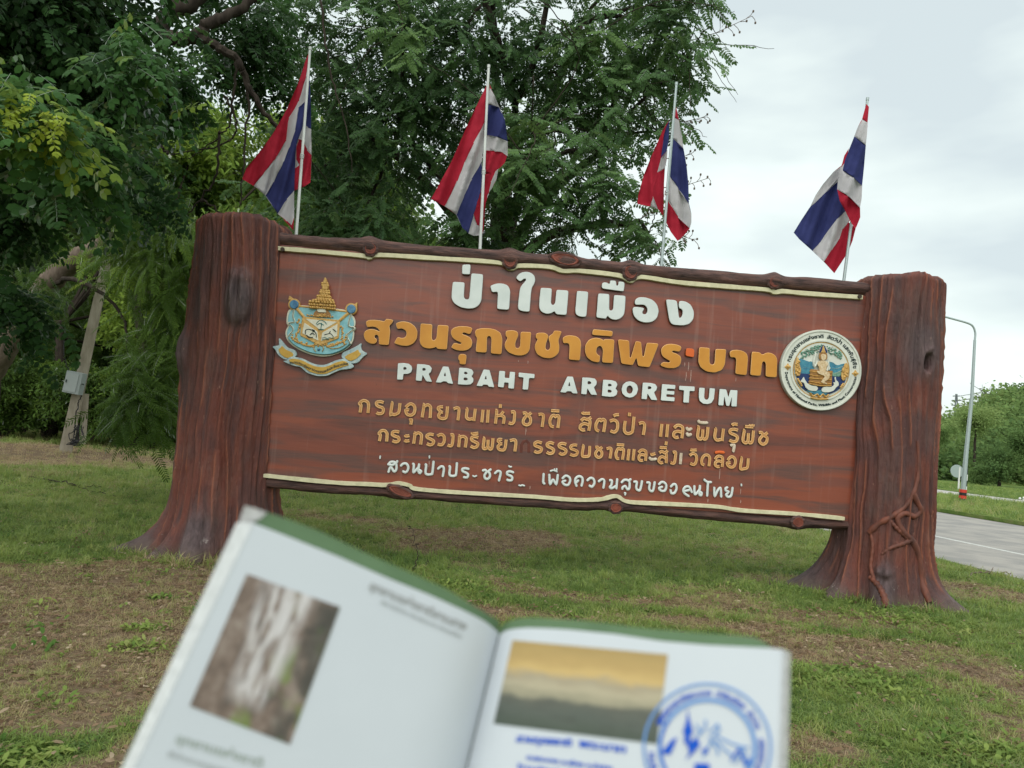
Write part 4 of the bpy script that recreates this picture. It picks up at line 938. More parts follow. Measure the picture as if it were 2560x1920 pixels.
F2(side(-1), .07, CGOLD, 'flame_left', 3, .01); F2(side(1), .07, CGOLD, 'flame_right', 3, .01)
knobs(MBK, [(425 + random.uniform(-28, 32), 690 + i * 22) for i in range(11)] + [(1215 + random.uniform(-40, 35), 770 + i * 20) for i in range(11)] + [(430 + i * 12, 985 + i * 20 + 4 * (i % 2)) for i in range(6)] + [(1180 - i * 10, 1060 + i * 14) for i in range(5)], 20, CGOLD, 'flame_boss', disc, .082)
st(MBK, [[(650,1215),(690,1265),(760,1230),(800,1280),(850,1230),(900,1275),(945,1240)], [(660,1290),(780,1315),(930,1310)]], 5, CGOLD, 'lower_scroll', disc, .085)
for x, y in ((265, 775), (1385, 885)):
    F2([(x - 62, y), (x - 30, y - 15), (x, y - 62), (x + 30, y - 15), (x + 62, y), (x + 30, y + 25), (x, y + 60), (x - 30, y + 25)], .05, CGOLD, 'stud', 1, .01)
    knobs(MBK, [(x, y)], 32, CGOLD, 'stud_boss', disc, .062)
def arc(r, a0, a1, inward):
    def f(t):
        a = rad(a0 + (a1 - a0) * t); d = (math.cos(a), math.sin(a))
        p = (MBK[0] + (mcx + mr * r * d[0]) * MBK[2], MBK[1] + (mcy + mr * r * d[1]) * MBK[2])
        return p, ((-d[0], -d[1]) if inward else d)
    return f
text_on_path('กรมอุทยานแห่งชาติ  สัตว์ป่า และพันธุ์พืช', arc(.79, 195, 357, False), 12.5, .0595, INK, 'thai_ring_lettering', disc, .9)
text_on_path('Department of National Parks, Wildlife and Plant Conservation', arc(.885, 177, 11, True), 8.6, .0595, INK, 'english_ring_lettering', disc, .8)

# ------------------------------------------------------------------ flags
def cloth(name, col, rough=.8):
    M = bpy.data.materials.new(name); M.use_nodes = True; t = M.node_tree; b = t.nodes['Principled BSDF']
    b.inputs['Base Color'].default_value = (*col, 1); b.inputs['Roughness'].default_value = rough; b.inputs['Specular IOR Level'].default_value = .15
    o = [n for n in t.nodes if n.type == 'OUTPUT_MATERIAL'][0]; tr = nn(t, 'ShaderNodeBsdfTranslucent'); tr.inputs['Color'].default_value = (*col, 1)
    mxs = nn(t, 'ShaderNodeMixShader'); mxs.inputs[0].default_value = .35
    t.links.new(b.outputs[0], mxs.inputs[1]); t.links.new(tr.outputs[0], mxs.inputs[2]); t.links.new(mxs.outputs[0], o.inputs['Surface'])
    return M
FR, FW, FB = cloth('flag_red', (.44, .022, .045)), cloth('flag_white', (.56, .54, .56)), cloth('flag_blue', (.04, .048, .165))
POLE = simple_noise_mat('pole_paint', (.42, .44, .43), (.66, .68, .66), 18, .5, .4, .1, (1, 1, .2))
STEEL = mat('galvanised_steel', (.36, .42, .42), .4, .5, .4)
def dilate(poly, d):
    n = len(poly); A = sum(poly[i][0] * poly[(i + 1) % n][1] - poly[(i + 1) % n][0] * poly[i][1] for i in range(n))
    sg = 1 if A > 0 else -1; out = []
    for i in range(n):
        a = Vector(poly[i - 1]); p = Vector(poly[i]); b = Vector(poly[(i + 1) % n])
        e1 = (p - a).normalized(); e2 = (b - p).normalized()
        nr = (Vector((e1.y, -e1.x)) + Vector((e2.y, -e2.x)))
        nr = nr.normalized() if nr.length > .1 else Vector((e1.y, -e1.x))
        out.append(tuple(p + nr * d * sg))
    return out
def inside(x, y, poly):
    r_ = False; j = len(poly) - 1
    for i in range(len(poly)):
        if (poly[i][1] > y) != (poly[j][1] > y) and x < (poly[j][0] - poly[i][0]) * (y - poly[i][1]) / (poly[j][1] - poly[i][1]) + poly[i][0]: r_ = not r_
        j = i
    return r_
def make_flag(label, pole_px, y0, layers, blk, hang, ph, pole_mat=POLE, sleeve=None, wave=52.0):
    ox, oy, s = blk
    t2 = lambda q: (ox + q[0] * s, oy + q[1] * s)
    a, b_ = t2(pole_px[0]), t2(pole_px[1])
    pa, pb = P(*a, y0), P(*b_, y0)
    root = empty('flag', P(*b_, y0), label, 'flag', 'flags on white poles along the top of the sign')
    b = MB(); d = Vector(pb - pa); ext = Vector(pb) + d.normalized() * .16
    b.tube([Vector(pa), Vector(pa) * .5 + Vector(pb) * .5, ext], [.0135, .015, .017], 12); b.tube([Vector(pa) - d.normalized() * .012, Vector(pa) + d.normalized() * .02], [.017, .017], 12)
    b.build('pole', pole_mat, root, True)
    if sleeve:
        q0, q1 = t2(sleeve[0]), t2(sleeve[1]); b = MB(); b.tube([P(*q0, y0 - .015), P(*q1, y0 - .015)], .012, 10); b.build('tie_strip', STEEL, root, True)
    kx = t2(sleeve[1]) if sleeve else (a[0] * .42 + b_[0] * .58, a[1] * .42 + b_[1] * .58)
    b = MB(); kp = Vector(P(*kx, y0)); dd = d.normalized()
    for j in (-.018, 0, .018): b.tube([kp + dd * (j - .005), kp + dd * (j + .005)], .022, 10)
    b.build('tie', POLE, root, True)
    V = []; F = []; mi = []
    hx, hy = hang; hl = math.hypot(hx, hy); nx_, ny_ = -hy / hl, hx / hl
    for li, (off, patches) in enumerate(layers):
        verts = []; faces = []; 
        for colr, poly in patches:
            pp = dilate([t2(q) for q in poly], .8); faces.append(list(range(len(verts), len(verts) + len(pp)))); verts += pp
        xs = [v[0] for v in verts]; ys = [v[1] for v in verts]; nb = len(verts)
        gx = np.arange(min(xs), max(xs), 5.5); gy = np.arange(min(ys), max(ys), 5.5)
        allv = [Vector(v) for v in verts] + [Vector((x + random.uniform(-.8, .8), y + random.uniform(-.8, .8))) for x in gx for y in gy]
        r = delaunay_2d_cdt(allv, [], faces, 1, .05)
        vs, fs, of = r[0], r[2], r[5]
        base = len(V); pt2 = [(c_, [t2(q) for q in p_]) for c_, p_ in patches]
        for v in vs:
            sx = v.x - a[0]; sy = v.y - a[1]
            w = (sx * nx_ + sy * ny_); l_ = (sx * hx + sy * hy) / hl
            fade = min(1, l_ / 60.0) if l_ > 0 else 0
            dz = off + fade * (.052 * math.sin(2 * math.pi * w / wave + ph + l_ * .012) + .022 * math.sin(2 * math.pi * w / (wave * .42) + ph * 2 + l_ * .02) + .012 * math.sin(l_ * .06 + w * .03)) + .012 * (float(vnoise(v.x * .07, v.y * .07, 3)) - .5)
            V.append(P(v.x, v.y, y0 + dz))
        for f, o_ in zip(fs, of):
            cx_ = sum(vs[i].x for i in f) / 3; cy_ = sum(vs[i].y for i in f) / 3; best = None
            for colr, poly in pt2:
                if inside(cx_, cy_, poly): best = colr; break
            if best is None: best = min(pt2, key=lambda q: min((cx_ - p[0]) ** 2 + (cy_ - p[1]) ** 2 for p in q[1]))[0]
            F.append(tuple(base + i for i in f)); mi.append('rwb'.index(best))
    mk('cloth', V, F, [FR, FW, FB], root, mi, smooth=True)
    return root
Z1 = (0, 0, .42194); Z2 = (800, 0, .45208); Z3 = (1560, 100, .45208)
make_flag('flag striped red, white and blue beside the left post, leftmost of the four', ((1838, 285), (1755, 1390)), 7.97, [
 (.075, [('r', [(1833,305),(1808,370),(1770,490),(1700,650),(1620,790),(1540,900),(1460,1000),(1437,1060),(1503,1100),(1560,1030),(1640,930),(1695,830),(1712,700),(1770,600),(1815,450)]),
        ('w', [(1833,305),(1815,450),(1770,600),(1712,700),(1695,830),(1640,930),(1560,1030),(1503,1100),(1575,1160),(1620,1080),(1680,960),(1720,860),(1750,770),(1768,640),(1806,600),(1832,420)]),
        ('b', [(1806,600),(1768,640),(1750,770),(1720,860),(1680,960),(1620,1080),(1575,1160),(1645,1265),(1700,1180),(1742,1130),(1746,1000),(1756,850),(1790,760),(1808,640)]),
        ('w', [(1645,1265),(1700,1180),(1742,1130),(1742,1290),(1728,1335),(1700,1310)]), ('r', [(1680,1300),(1700,1310),(1728,1335),(1742,1290),(1738,1365)])]),
 (.11, [('b', [(1832,420),(1840,600),(1843,765),(1825,755),(1806,740),(1808,640)]), ('w', [(1806,740),(1825,755),(1843,765),(1845,920),(1820,890),(1795,830),(1770,825),(1790,760)]),
        ('r', [(1770,825),(1795,830),(1820,890),(1845,920),(1838,1080),(1800,1105),(1742,1130),(1746,1000),(1775,980),(1755,940),(1756,880)]), ('w', [(1754,850),(1768,860),(1754,940),(1772,975),(1748,1010),(1745,940)])])],
 Z1, (-.36, 1), .4)
make_flag('flag with a broad red left stripe, second from the left above the sign', ((933, 365), (885, 1375)), 8.075, [
 (.075, [('r', [(922,470),(918,520),(908,680),(850,790),(800,900),(760,1000),(690,1140),(615,1100),(660,1020),(730,890),(800,730),(860,600)]),
        ('w', [(908,680),(850,790),(800,900),(760,1000),(690,1140),(755,1188),(800,1080),(840,990),(893,895),(905,780)]),
        ('b', [(893,895),(840,990),(800,1080),(755,1188),(790,1260),(822,1290),(850,1185),(870,1120),(888,1060),(900,960)]),
        ('w', [(850,1185),(822,1290),(850,1302),(882,1300),(880,1250),(866,1240)]), ('r', [(888,1055),(870,1120),(850,1185),(866,1240),(885,1255),(900,1150),(905,1060)])]),
 (.10, [('r', [(938,465),(950,492),(940,488)]), ('w', [(938,480),(965,530),(990,592),(925,575),(930,520)]), ('b', [(925,575),(990,592),(1020,660),(1037,780),(980,757),(918,745)]),
        ('w', [(918,745),(980,757),(1037,780),(1037,862),(1010,842),(965,836),(910,830)]), ('r', [(910,830),(965,836),(1010,842),(1032,865),(1020,900),(988,932),(950,957),(905,960)]),
        ('r', [(900,955),(950,957),(975,935),(945,1005),(935,1060),(915,1120),(905,1250),(898,1290),(888,1290),(895,1060)]), ('w', [(985,935),(975,990),(950,1040),(922,1080),(935,1050),(945,1005),(955,962)])])],
 Z2, (-.42, 1), 1.2)
make_flag('flag with a grey strip along its pole, third from the left, before the tree edge', ((290, 240), (207, 1240)), 8.195, [
 (.075, [('r', [(250,445),(232,480),(215,560),(205,650),(185,730),(165,820),(160,868),(145,920),(75,905),(80,860),(110,750),(150,650),(190,560),(215,500)]),
        ('b', [(250,450),(245,560),(235,612),(205,652),(215,560),(232,480)]), ('w', [(240,608),(235,660),(224,712),(185,732),(205,652)]),
        ('r', [(226,708),(220,790),(218,975),(190,935),(160,866),(165,820),(185,732)]), ('w', [(145,920),(160,866),(190,937)])]),
 (.10, [('r', [(288,370),(303,442),(278,430)]), ('w', [(278,425),(303,442),(320,540),(328,602),(268,540)]), ('b', [(268,538),(328,602),(345,700),(355,800),(358,905),(300,820),(250,748)]),
        ('w', [(250,748),(300,820),(358,905),(371,960),(371,1010),(362,1042),(300,980),(240,880)]), ('r', [(235,878),(245,885),(300,980),(362,1042),(335,1075),(297,1110),(260,1060),(230,1000)])])],
 Z3, (-.05, 1), 2.1, STEEL, ((288, 262), (236, 845)))
make_flag('flag hanging against open sky, rightmost of the four above the sign', ((1347, 325), (1215, 1335)), 8.315, [
 (-.13, [('r', [(1340,355),(1353,370),(1346,457),(1318,437)]), ('w', [(1318,437),(1346,457),(1342,520),(1336,582),(1275,532),(1295,480)]), ('b', [(1275,532),(1336,582),(1326,700),(1316,807),(1270,762),(1210,722),(1225,660)]),
        ('w', [(1210,722),(1270,762),(1316,807),(1312,880),(1304,927),(1240,862),(1180,827),(1185,770)]), ('r', [(1180,827),(1240,862),(1304,927),(1305,980),(1285,1030),(1278,1042),(1252,1000),(1228,950),(1195,890)])]),
 (.07, [('r', [(1243,600),(1225,672),(1200,705),(1220,640)]), ('w', [(1220,680),(1190,775),(1110,850),(1055,900),(1028,927),(1060,860),(1100,800),(1160,730),(1200,698)]),
        ('b', [(1200,745),(1190,830),(1200,890),(1230,940),(1180,990),(1130,1050),(1085,1120),(1042,1165),(970,1100),(940,1065),(980,1000),(1028,927),(1055,900),(1110,850)]),
        ('w', [(1230,940),(1254,985),(1240,1010),(1205,1050),(1192,1100),(1150,1160),(1105,1225),(1042,1165),(1085,1120),(1130,1050),(1180,990)]),
        ('r', [(1240,1008),(1280,1040),(1262,1110),(1240,1165),(1220,1200),(1163,1288),(1105,1225),(1150,1160),(1192,1100),(1205,1050)])])],
 Z3, (-.45, 1), .2, STEEL, None, 60)

# ------------------------------------------------------------------ leaf and grass sources, instancing
def unlinked(name, V, F, M):
    me = bpy.data.meshes.new(name); me.from_pydata([tuple(map(float, v)) for v in V], [], F); me.materials.append(M); me.update()
    return bpy.data.objects.new(name, me)
def leaflet(V, F, base, d, nrm, ln, wd):
    d = d.normalized(); sd_ = d.cross(nrm).normalized(); n_ = sd_.cross(d).normalized(); b = len(V)
    for t, w in ((0, 0), (.3, .85), (.72, .95), (1, 0)):
        c = base + d * ln * t - n_ * ln * .12 * t * t
        if w == 0: V.append(c)
        else: V.append(c + sd_ * wd * w * .5 + n_ * wd * .10); V.append(c - sd_ * wd * w * .5 + n_ * wd * .10)
    F += [(b, b + 1, b + 2), (b + 1, b + 3, b + 4, b + 2), (b + 3, b + 5, b + 4)]
def pinnate(pairs, M, wid=.055, ln=.2, seed=0, droop=.25, name='leaf'):
    r = random.Random(seed); V = []; F = []
    pos = lambda t: Vector((math.sin(t * 2 + seed) * .03, t, -droop * t * t))
    for i in range(pairs):
        t = .12 + .85 * i / (pairs - 1); c = pos(t); ax = (pos(t + .01) - pos(t)).normalized()
        for sgn in (-1, 1):
            out = (Vector((sgn, 0, 0)) * .9 + ax * (.35 + .5 * t) + Vector((0, 0, r.uniform(-.35, .1)))).normalized()
            nrm = Vector((r.uniform(-.3, .3), r.uniform(-.3, .3), 1)).normalized()
            leaflet(V, F, c, out, nrm, ln * r.uniform(.85, 1.1) * (1 - .35 * abs(t - .5)), wid * r.uniform(.85, 1.1))
    leaflet(V, F, pos(.98), (pos(1) - pos(.97)).normalized(), Vector((0, 0, 1)), ln * .9, wid)
    n = 6
    for i in range(n):
        a, c = pos(i / n), pos((i + 1) / n); b = len(V); w = .006
        V += [a + Vector((w, 0, 0)), a - Vector((w, 0, 0)), c - Vector((w, 0, 0)), c + Vector((w, 0, 0))]; F.append((b, b + 1, b + 2, b + 3))
    return unlinked(name, V, F, M)
def clump(nleaf, M, seed, spread=.8, wid=.13, ln=.42, name='spray'):
    """a twig end with simple oval leaves, unit sized"""
    r = random.Random(seed); V = []; F = []
    for i in range(nleaf):
        d = Vector((r.gauss(0, 1), r.gauss(0, 1), r.gauss(-.1, .7))).normalized(); c = Vector((r.gauss(0, 1), r.gauss(0, 1), r.gauss(0, .8))) * spread * .4
        leaflet(V, F, c, d, Vector((r.gauss(0, .6), r.gauss(0, .6), 1)), ln * r.uniform(.6, 1.15), wid * r.uniform(.7, 1.15))
    return unlinked(name, V, F, M)
def coll_of(name, obs):
    c = bpy.data.collections.new(name)
    for o in obs: c.objects.link(o)
    return c
def scatter_tree(coll):
    ng = bpy.data.node_groups.new('scatter_' + coll.name, 'GeometryNodeTree')
    ng.interface.new_socket('Geometry', in_out='INPUT', socket_type='NodeSocketGeometry'); ng.interface.new_socket('Geometry', in_out='OUTPUT', socket_type='NodeSocketGeometry')
    gi = ng.nodes.new('NodeGroupInput'); go = ng.nodes.new('NodeGroupOutput'); ip = ng.nodes.new('GeometryNodeInstanceOnPoints')
    ci = ng.nodes.new('GeometryNodeCollectionInfo'); ci.inputs['Collection'].default_value = coll; ci.inputs['Separate Children'].default_value = True; ci.inputs['Reset Children'].default_value = True
    ip.inputs['Pick Instance'].default_value = True
    def na(name, t):
        a = ng.nodes.new('GeometryNodeInputNamedAttribute'); a.data_type = t; a.inputs['Name'].default_value = name; return a.outputs['Attribute']
    l = ng.links.new
    l(gi.outputs[0], ip.inputs['Points']); l(ci.outputs[0], ip.inputs['Instance']); l(na('idx', 'INT'), ip.inputs['Instance Index'])
    l(na('rot', 'FLOAT_VECTOR'), ip.inputs['Rotation']); l(na('scl', 'FLOAT'), ip.inputs['Scale']); l(ip.outputs[0], go.inputs[0])
    return ng
def scatter(name, coll, pos, rot, scl, idx, tint, parent=None, M=None, ng={}):
    if coll.name not in ng: ng[coll.name] = scatter_tree(coll)
    me = bpy.data.meshes.new(name); me.vertices.add(len(pos)); me.vertices.foreach_set('co', np.asarray(pos, np.float32).ravel())
    for nm, t, arr in (('rot', 'FLOAT_VECTOR', rot), ('scl', 'FLOAT', scl), ('idx', 'INT', idx), ('tint', 'FLOAT', tint)):
        a = me.attributes.new(nm, t, 'POINT'); a.data.foreach_set('vector' if t == 'FLOAT_VECTOR' else 'value', np.asarray(arr, np.int32 if t == 'INT' else np.float32).ravel())
    if M: me.materials.append(M)
    o = bpy.data.objects.new(name, me); C.objects.link(o)
    md = o.modifiers.new('scatter', 'NODES'); md.node_group = ng[coll.name]
    adopt(o, parent); o['kind'] = 'stuff'
    return o
PIN = coll_of('pinnate_leaves', [pinnate(8, LEAF_TREE, .115, .245, s, .05 + .07 * s, 'leaf_tree') for s in range(4)])
PINN = coll_of('near_leaves', [pinnate(5, LEAF_NEAR, .15, .29, s + 10, .08 + .08 * s, 'leaf_near') for s in range(4)])
FERN = coll_of('fine_leaves', [pinnate(12, LEAF_WALL, .045, .22, s + 20, .3 + .1 * s, 'leaf_fine') for s in range(3)])
CLW = coll_of('undergrowth_sprays', [clump(26, LEAF_WALL, s + 30) for s in range(4)])
CLH = coll_of('hill_sprays', [clump(150, LEAF_HILL, s + 40, 1.0, .13, .2) for s in range(4)])
def euler_from(d, up):
    y = Vector(d).normalized(); x = y.cross(Vector(up)); x = x.normalized() if x.length > 1e-4 else Vector((1, 0, 0)); z = x.cross(y)
    return Matrix(((x.x, y.x, z.x), (x.y, y.y, z.y), (x.z, y.z, z.z))).to_euler()
def crown(name, coll, nkind, blobs, parent, leaf, per=7, droop=.35, seed=1, label=None):
    """blobs: (centre xyz, radii xyz, twigs, tint)"""
    r = random.Random(seed); pos = []; rot = []; scl = []; idx = []; tint = []
    for c, R, n, ti in blobs:
        c = Vector(c)
        for _ in range(n):
            v = Vector((r.gauss(0, 1), r.gauss(0, 1), r.gauss(0, 1))).normalized() * (r.random() ** .45)
            p = c + Vector((v.x * R[0], v.y * R[1], v.z * R[2]))
            out = (Vector((v.x, v.y, v.z * .5)) + Vector((r.gauss(0, .5), r.gauss(0, .5), -droop + r.gauss(0, .3)))).normalized()
            side_ = out.cross(Vector((0, 0, 1))).normalized(); tt = ti + r.gauss(0, .10)
            for k in range(per):
                q = p + out * leaf * .42 * (k - per / 2) + Vector((r.gauss(0, .05), r.gauss(0, .05), r.gauss(0, .05))) * leaf * 2
                sgn = 1 if k % 2 else -1
                d = (out * .7 + side_ * sgn * .8 + Vector((r.gauss(0, .2), r.gauss(0, .2), r.gauss(-.25, .25)))).normalized()
                e = euler_from(d, (r.gauss(0, .5), r.gauss(-.45, .6), 1))
                pos.append(tuple(q)); rot.append(tuple(e)); scl.append(leaf * r.uniform(.7, 1.15)); idx.append(r.randrange(nkind)); tint.append(min(1, max(0, tt + r.gauss(0, .05))))
    return scatter(name, coll, pos, rot, scl, idx, tint, parent)
def pb(px, py, y, rpx, dep=None, n=60, t=.4, ry=None):
    s = y / FPX; return (P(px, py, y), (rpx * s, dep or rpx * s, (ry or rpx) * s), n, t)
def limb(b, pts, r0, r1, n=8):
    p = resample(pts, max(8, len(pts) * 6)); k = len(p)
    p = [q + Vector((random.gauss(0, .012), random.gauss(0, .012), random.gauss(0, .012))) for q in p]
    b.tube(p, [r0 + (r1 - r0) * i / (k - 1) for i in range(k)], n)
def twigs(b, start, target, n, rr, seed):
    r = random.Random(seed)
    for _ in range(n):
        s = Vector(start); e = Vector(target) + Vector((r.gauss(0, 1.0), r.gauss(0, .8), r.gauss(0, .8)))
        mm = s.lerp(e, .5) + Vector((r.gauss(0, .25), r.gauss(0, .2), .35)); limb(b, [s, mm, e], rr, rr * .25, 6)

# main tree behind the sign
t1x = P(1330, 1235, 18.5)
tree = empty('feathery_tree', (t1x[0], 18.5, 0), 'large dark feathery-leaved tree spreading behind the middle of the sign, sky showing through it', 'tree')
b = MB(); base = Vector((t1x[0], 18.5, -.1)); fork = Vector(P(1240, 700, 16.5))
limb(b, [base, base.lerp(fork, .5) + Vector((.2, 0, .3)), fork], .34, .24, 14)
b.build('trunk', BARK, tree, True)
b = MB()
hubs = [Vector(P(1290, 260, 13.5)), Vector(P(1500, 380, 13)), Vector(P(1000, 330, 13.5)), Vector(P(1450, 60, 13)), Vector(P(1230, 0, 13)), Vector(P(800, 250, 14)), Vector(P(1580, 560, 13.5))]
for h_ in hubs: limb(b, [fork, fork.lerp(h_, .45) + Vector((0, 0, .5)), h_], .15, .055, 10)
limb(b, [hubs[0], Vector(P(1230, 60, 12.5)), Vector(P(1195, -80, 12.3))], .08, .05, 8)
limb(b, [hubs[0], Vector(P(1345, 120, 12.5)), Vector(P(1380, -60, 12.3))], .07, .04, 8)
blobs1 = [pb(1640, 60, 12.5, 130, 1.2, 80, .42), pb(1700, 170, 12.2, 95, .8, 50, .5), pb(1560, 180, 12.5, 150, 1.4, 110, .42), pb(1480, 330, 12.3, 135, 1.2, 100, .45), pb(1380, 180, 13, 170, 1.5, 120, .25), pb(1500, 480, 12.3, 115, 1.1, 80, .5, 100),
          pb(1640, 330, 12.2, 70, .6, 22, .45), pb(1620, 590, 12.3, 95, .8, 40, .5, 60), pb(1400, 590, 12.5, 130, 1.1, 80, .42), pb(1290, 440, 12, 150, 1.1, 130, .45), pb(1220, 250, 13.2, 190, 1.6, 120, .2), pb(1150, 90, 12.6, 200, 1.6, 150, .3),
          pb(1060, 300, 13.2, 190, 1.6, 150, .2), pb(1180, 600, 12.5, 120, 1.1, 90, .4, 80), pb(960, 120, 12.2, 180, 1.4, 150, .33), pb(940, 380, 12.8, 190, 1.5, 160, .25), pb(900, 570, 12.6, 150, 1.2, 110, .35, 90), pb(790, 430, 13, 160, 1.3, 120, .25), pb(800, 150, 12.6, 190, 1.4, 150, .25),
          pb(1300, -130, 12.8, 300, 2, 170, .35), pb(1600, -90, 12.6, 190, 1.4, 100, .45), pb(950, -150, 12.6, 300, 2, 170, .35), pb(1720, 20, 12.2, 80, .7, 24, .5), pb(1450, 120, 11.6, 90, .5, 45, .6), pb(1330, 330, 11.3, 60, .4, 22, .66), pb(1010, 90, 10.8, 60, .4, 20, .6), pb(1330, 420, 11.2, 70, .4, 26, .6)]
for k, (c, R, n, t) in enumerate(blobs1):
    h_ = min(hubs, key=lambda h: (h - Vector(c)).length); limb(b, [h_, h_.lerp(Vector(c), .5) + Vector((0, 0, .15)), Vector(c)], .04, .018, 6); twigs(b, c, c, 4, .012, k)
b.build('limb_network', BARK, tree, True)
crown('crown', PIN, 4, [(c, R, int(n * (.40 if c[2] > 4.2 else .62)), t) for c, R, n, t in blobs1], tree, .37, 6, .3, 3)
# seed sprigs hanging free at the crown edge
for (sx, sy, ex, ey) in ((1700, 300, 1768, 292), (1700, 330, 1722, 335), (1690, 395, 1728, 385), (1690, 470, 1772, 445), (1740, 110, 1880, 40), (1600, 560, 1640, 520), (1700, 560, 1735, 600)):
    b = MB(); s_, e_v = Vector(P(sx - 40, sy, 12.2)), Vector(P(ex, ey, 12.1)); mm = s_.lerp(e_v, .5) + Vector((0, 0, -.05)); stem = [s_, s_.lerp(mm, .5), mm, mm.lerp(e_v, .5), e_v]; b.tube(stem, [.008, .007, .006, .005, .004], 5)
    for q in range(7):
        f_ = 2 + q / 3.01; k_ = int(f_); o0 = stem[k_].lerp(stem[k_ + 1], f_ - k_) if k_ < 4 else e_v; o1 = o0 + Vector((random.uniform(.03, .12), 0, random.uniform(-.14, .14))); b.tube([o0, o0.lerp(o1, .5) + Vector((.02, 0, 0)), o1], .005, 5); b.box(o1, (.025, .025, .03))
    b.build('seed_sprig', BARK_PALE, tree)

# near overhanging tree on the left
t2 = empty('overhanging_tree', tuple(P(-260, 1300, 8.2)[:2]) + (0,), 'dark tree at the left edge with limbs over the lawn and one yellow-green spray', 'tree')
b = MB(); fb = Vector(P(-300, 1300, 8.2)); fb.z = -.1
top2 = Vector(P(-160, -250, 8.0)); limb(b, [fb, Vector(P(-240, 700, 8.2)), Vector(P(-200, 200, 8.1)), top2], .2, .13, 12); b.build('trunk', BARK, t2, True)
b = MB()
limb(b, [top2, Vector(P(150, -260, 9.6)), Vector(P(520, -140, 9.2)), Vector(P(500, -20, 9.1)), Vector(P(425, 34, 9)), Vector(P(390, 88, 9))], .15, .09, 10)
limb(b, [Vector(P(390, 88, 9)), Vector(P(440, 98, 9)), Vector(P(485, 92, 9)), Vector(P(530, 55, 9)), Vector(P(590, 25, 9.1)), Vector(P(680, -30, 9.2))], .095, .05, 10)
limb(b, [Vector(P(490, 90, 9)), Vector(P(540, 115, 9.05)), Vector(P(592, 150, 9.1)), Vector(P(615, 200, 9.2)), Vector(P(660, 280, 9.3)), Vector(P(740, 360, 9.6))], .065, .022, 8)
for q in (((592, 150), (580, 270), (560, 330), (470, 400)), ((560, 240), (590, 310), (560, 360), (420, 385)), ((620, 200), (610, 400), (600, 520)), ((550, 330), (540, 430), (500, 500), (440, 560)), ((800, -20), (820, 150), (860, 300), (880, 430)), ((420, 385), (380, 330), (350, 300)), ((500, 500), (545, 540), (550, 700))):
    limb(b, [Vector(P(x, y, 9.4 + .1 * i)) for i, (x, y) in enumerate(q)], .018, .006, 6)
blobs2 = [pb(60, 60, 6, 190, .8, 120, .15), pb(200, 130, 6.5, 150, 1, 110, .15), pb(90, 400, 6.5, 160, .9, 85, .2), pb(10, 560, 6.8, 80, .6, 36, .1), pb(20, 780, 8, 70, .5, 30, .12, 100), pb(420, 210, 8.6, 95, .4, 40, .32), pb(600, 60, 10, 150, 1, 90, .2), pb(660, 170, 10.2, 110, .8, 45, .2),
          pb(70, 300, 4.6, 85, .3, 26, .52, 55), pb(200, 400, 5.5, 80, .3, 22, .4), pb(340, 170, 5.4, 70, .3, 16, .4), pb(330, 460, 9, 120, .8, 30, .2), pb(-200, 100, 7, 250, 1.2, 150, .2), pb(200, -180, 6.5, 350, 1.5, 200, .2), pb(-330, 500, 8, 260, 1.5, 160, .2)]
b.build('limb_network', BARK, t2, True)
crown('crown', PINN, 4, blobs2, t2, .30, 5, .4, 8)
crown('bright_spray', PINN, 4, [pb(45, 270, 4.3, 22, .06, 3, .9, 12), pb(125, 305, 4.3, 18, .05, 3, .95, 14), pb(95, 290, 4.4, 60, .1, 5, .62, 30)], t2, .16, 3, .4, 12)

# leaning tree, left
t3 = empty('leaning_tree', tuple(P(-60, 1130, 13.5)[:2]) + (0,), 'grey-brown trunk leaning right across the concrete utility post at the left', 'tree')
b = MB(); f3 = Vector(P(-190, 1160, 13.5)); f3.z = -.1
limb(b, [f3, Vector(P(-70, 1000, 13.2)), Vector(P(5, 885, 13)), Vector(P(65, 790, 13)), Vector(P(120, 715, 13)), Vector(P(175, 660, 12.9)), Vector(P(240, 625, 12.8)), Vector(P(285, 600, 12.7))], .24, .15, 14)
b.build('trunk', BARK_PALE, t3, True)
b = MB(); limb(b, [Vector(P(285, 600, 12.7)), Vector(P(330, 560, 12.6)), Vector(P(420, 520, 12.6)), Vector(P(470, 560, 12.6))], .06, .02, 8)
limb(b, [Vector(P(120, 715, 13)), Vector(P(190, 700, 12.6)), Vector(P(300, 780, 12.2)), Vector(P(320, 900, 11.9))], .05, .012, 8)
b.build('limb_network', BARK, t3, True)
crown('crown', FERN, 3, [pb(370, 550, 12, 100, .8, 40, .5), pb(430, 640, 12, 90, .8, 50, .45), pb(290, 650, 12.2, 50, .4, 16, .6), pb(410, 800, 12, 80, .7, 50, .45, 120), pb(360, 1010, 11.5, 75, .5, 42, .2, 75), pb(400, 930, 11.6, 60, .4, 24, .4), pb(60, 600, 14.5, 100, .7, 45, .1), pb(85, 745, 12.2, 36, .4, 14, .1)], t3, .42, 7, .5, 22)
t4 = empty('forked_tree', tuple(P(0, 1100, 17)[:2]) + (0,), 'thin dark trunk standing at the left frame edge behind the leaning trunk', 'tree')
b = MB(); q0 = Vector(P(-30, 1130, 17)); q0.z = -.1; limb(b, [q0, Vector(P(-12, 850, 17)), Vector(P(20, 690, 17)), Vector(P(60, 560, 17)), Vector(P(110, 380, 17))], .2, .12, 10); b.build('trunk', BARK, t4, True)
crown('crown', FERN, 3, [pb(60, 450, 17, 170, 1.4, 120, .25), pb(-60, 700, 17, 130, 1.2, 70, .15), pb(150, 250, 17, 170, 1.4, 80, .35)], t4, .5, 7, .4, 27)

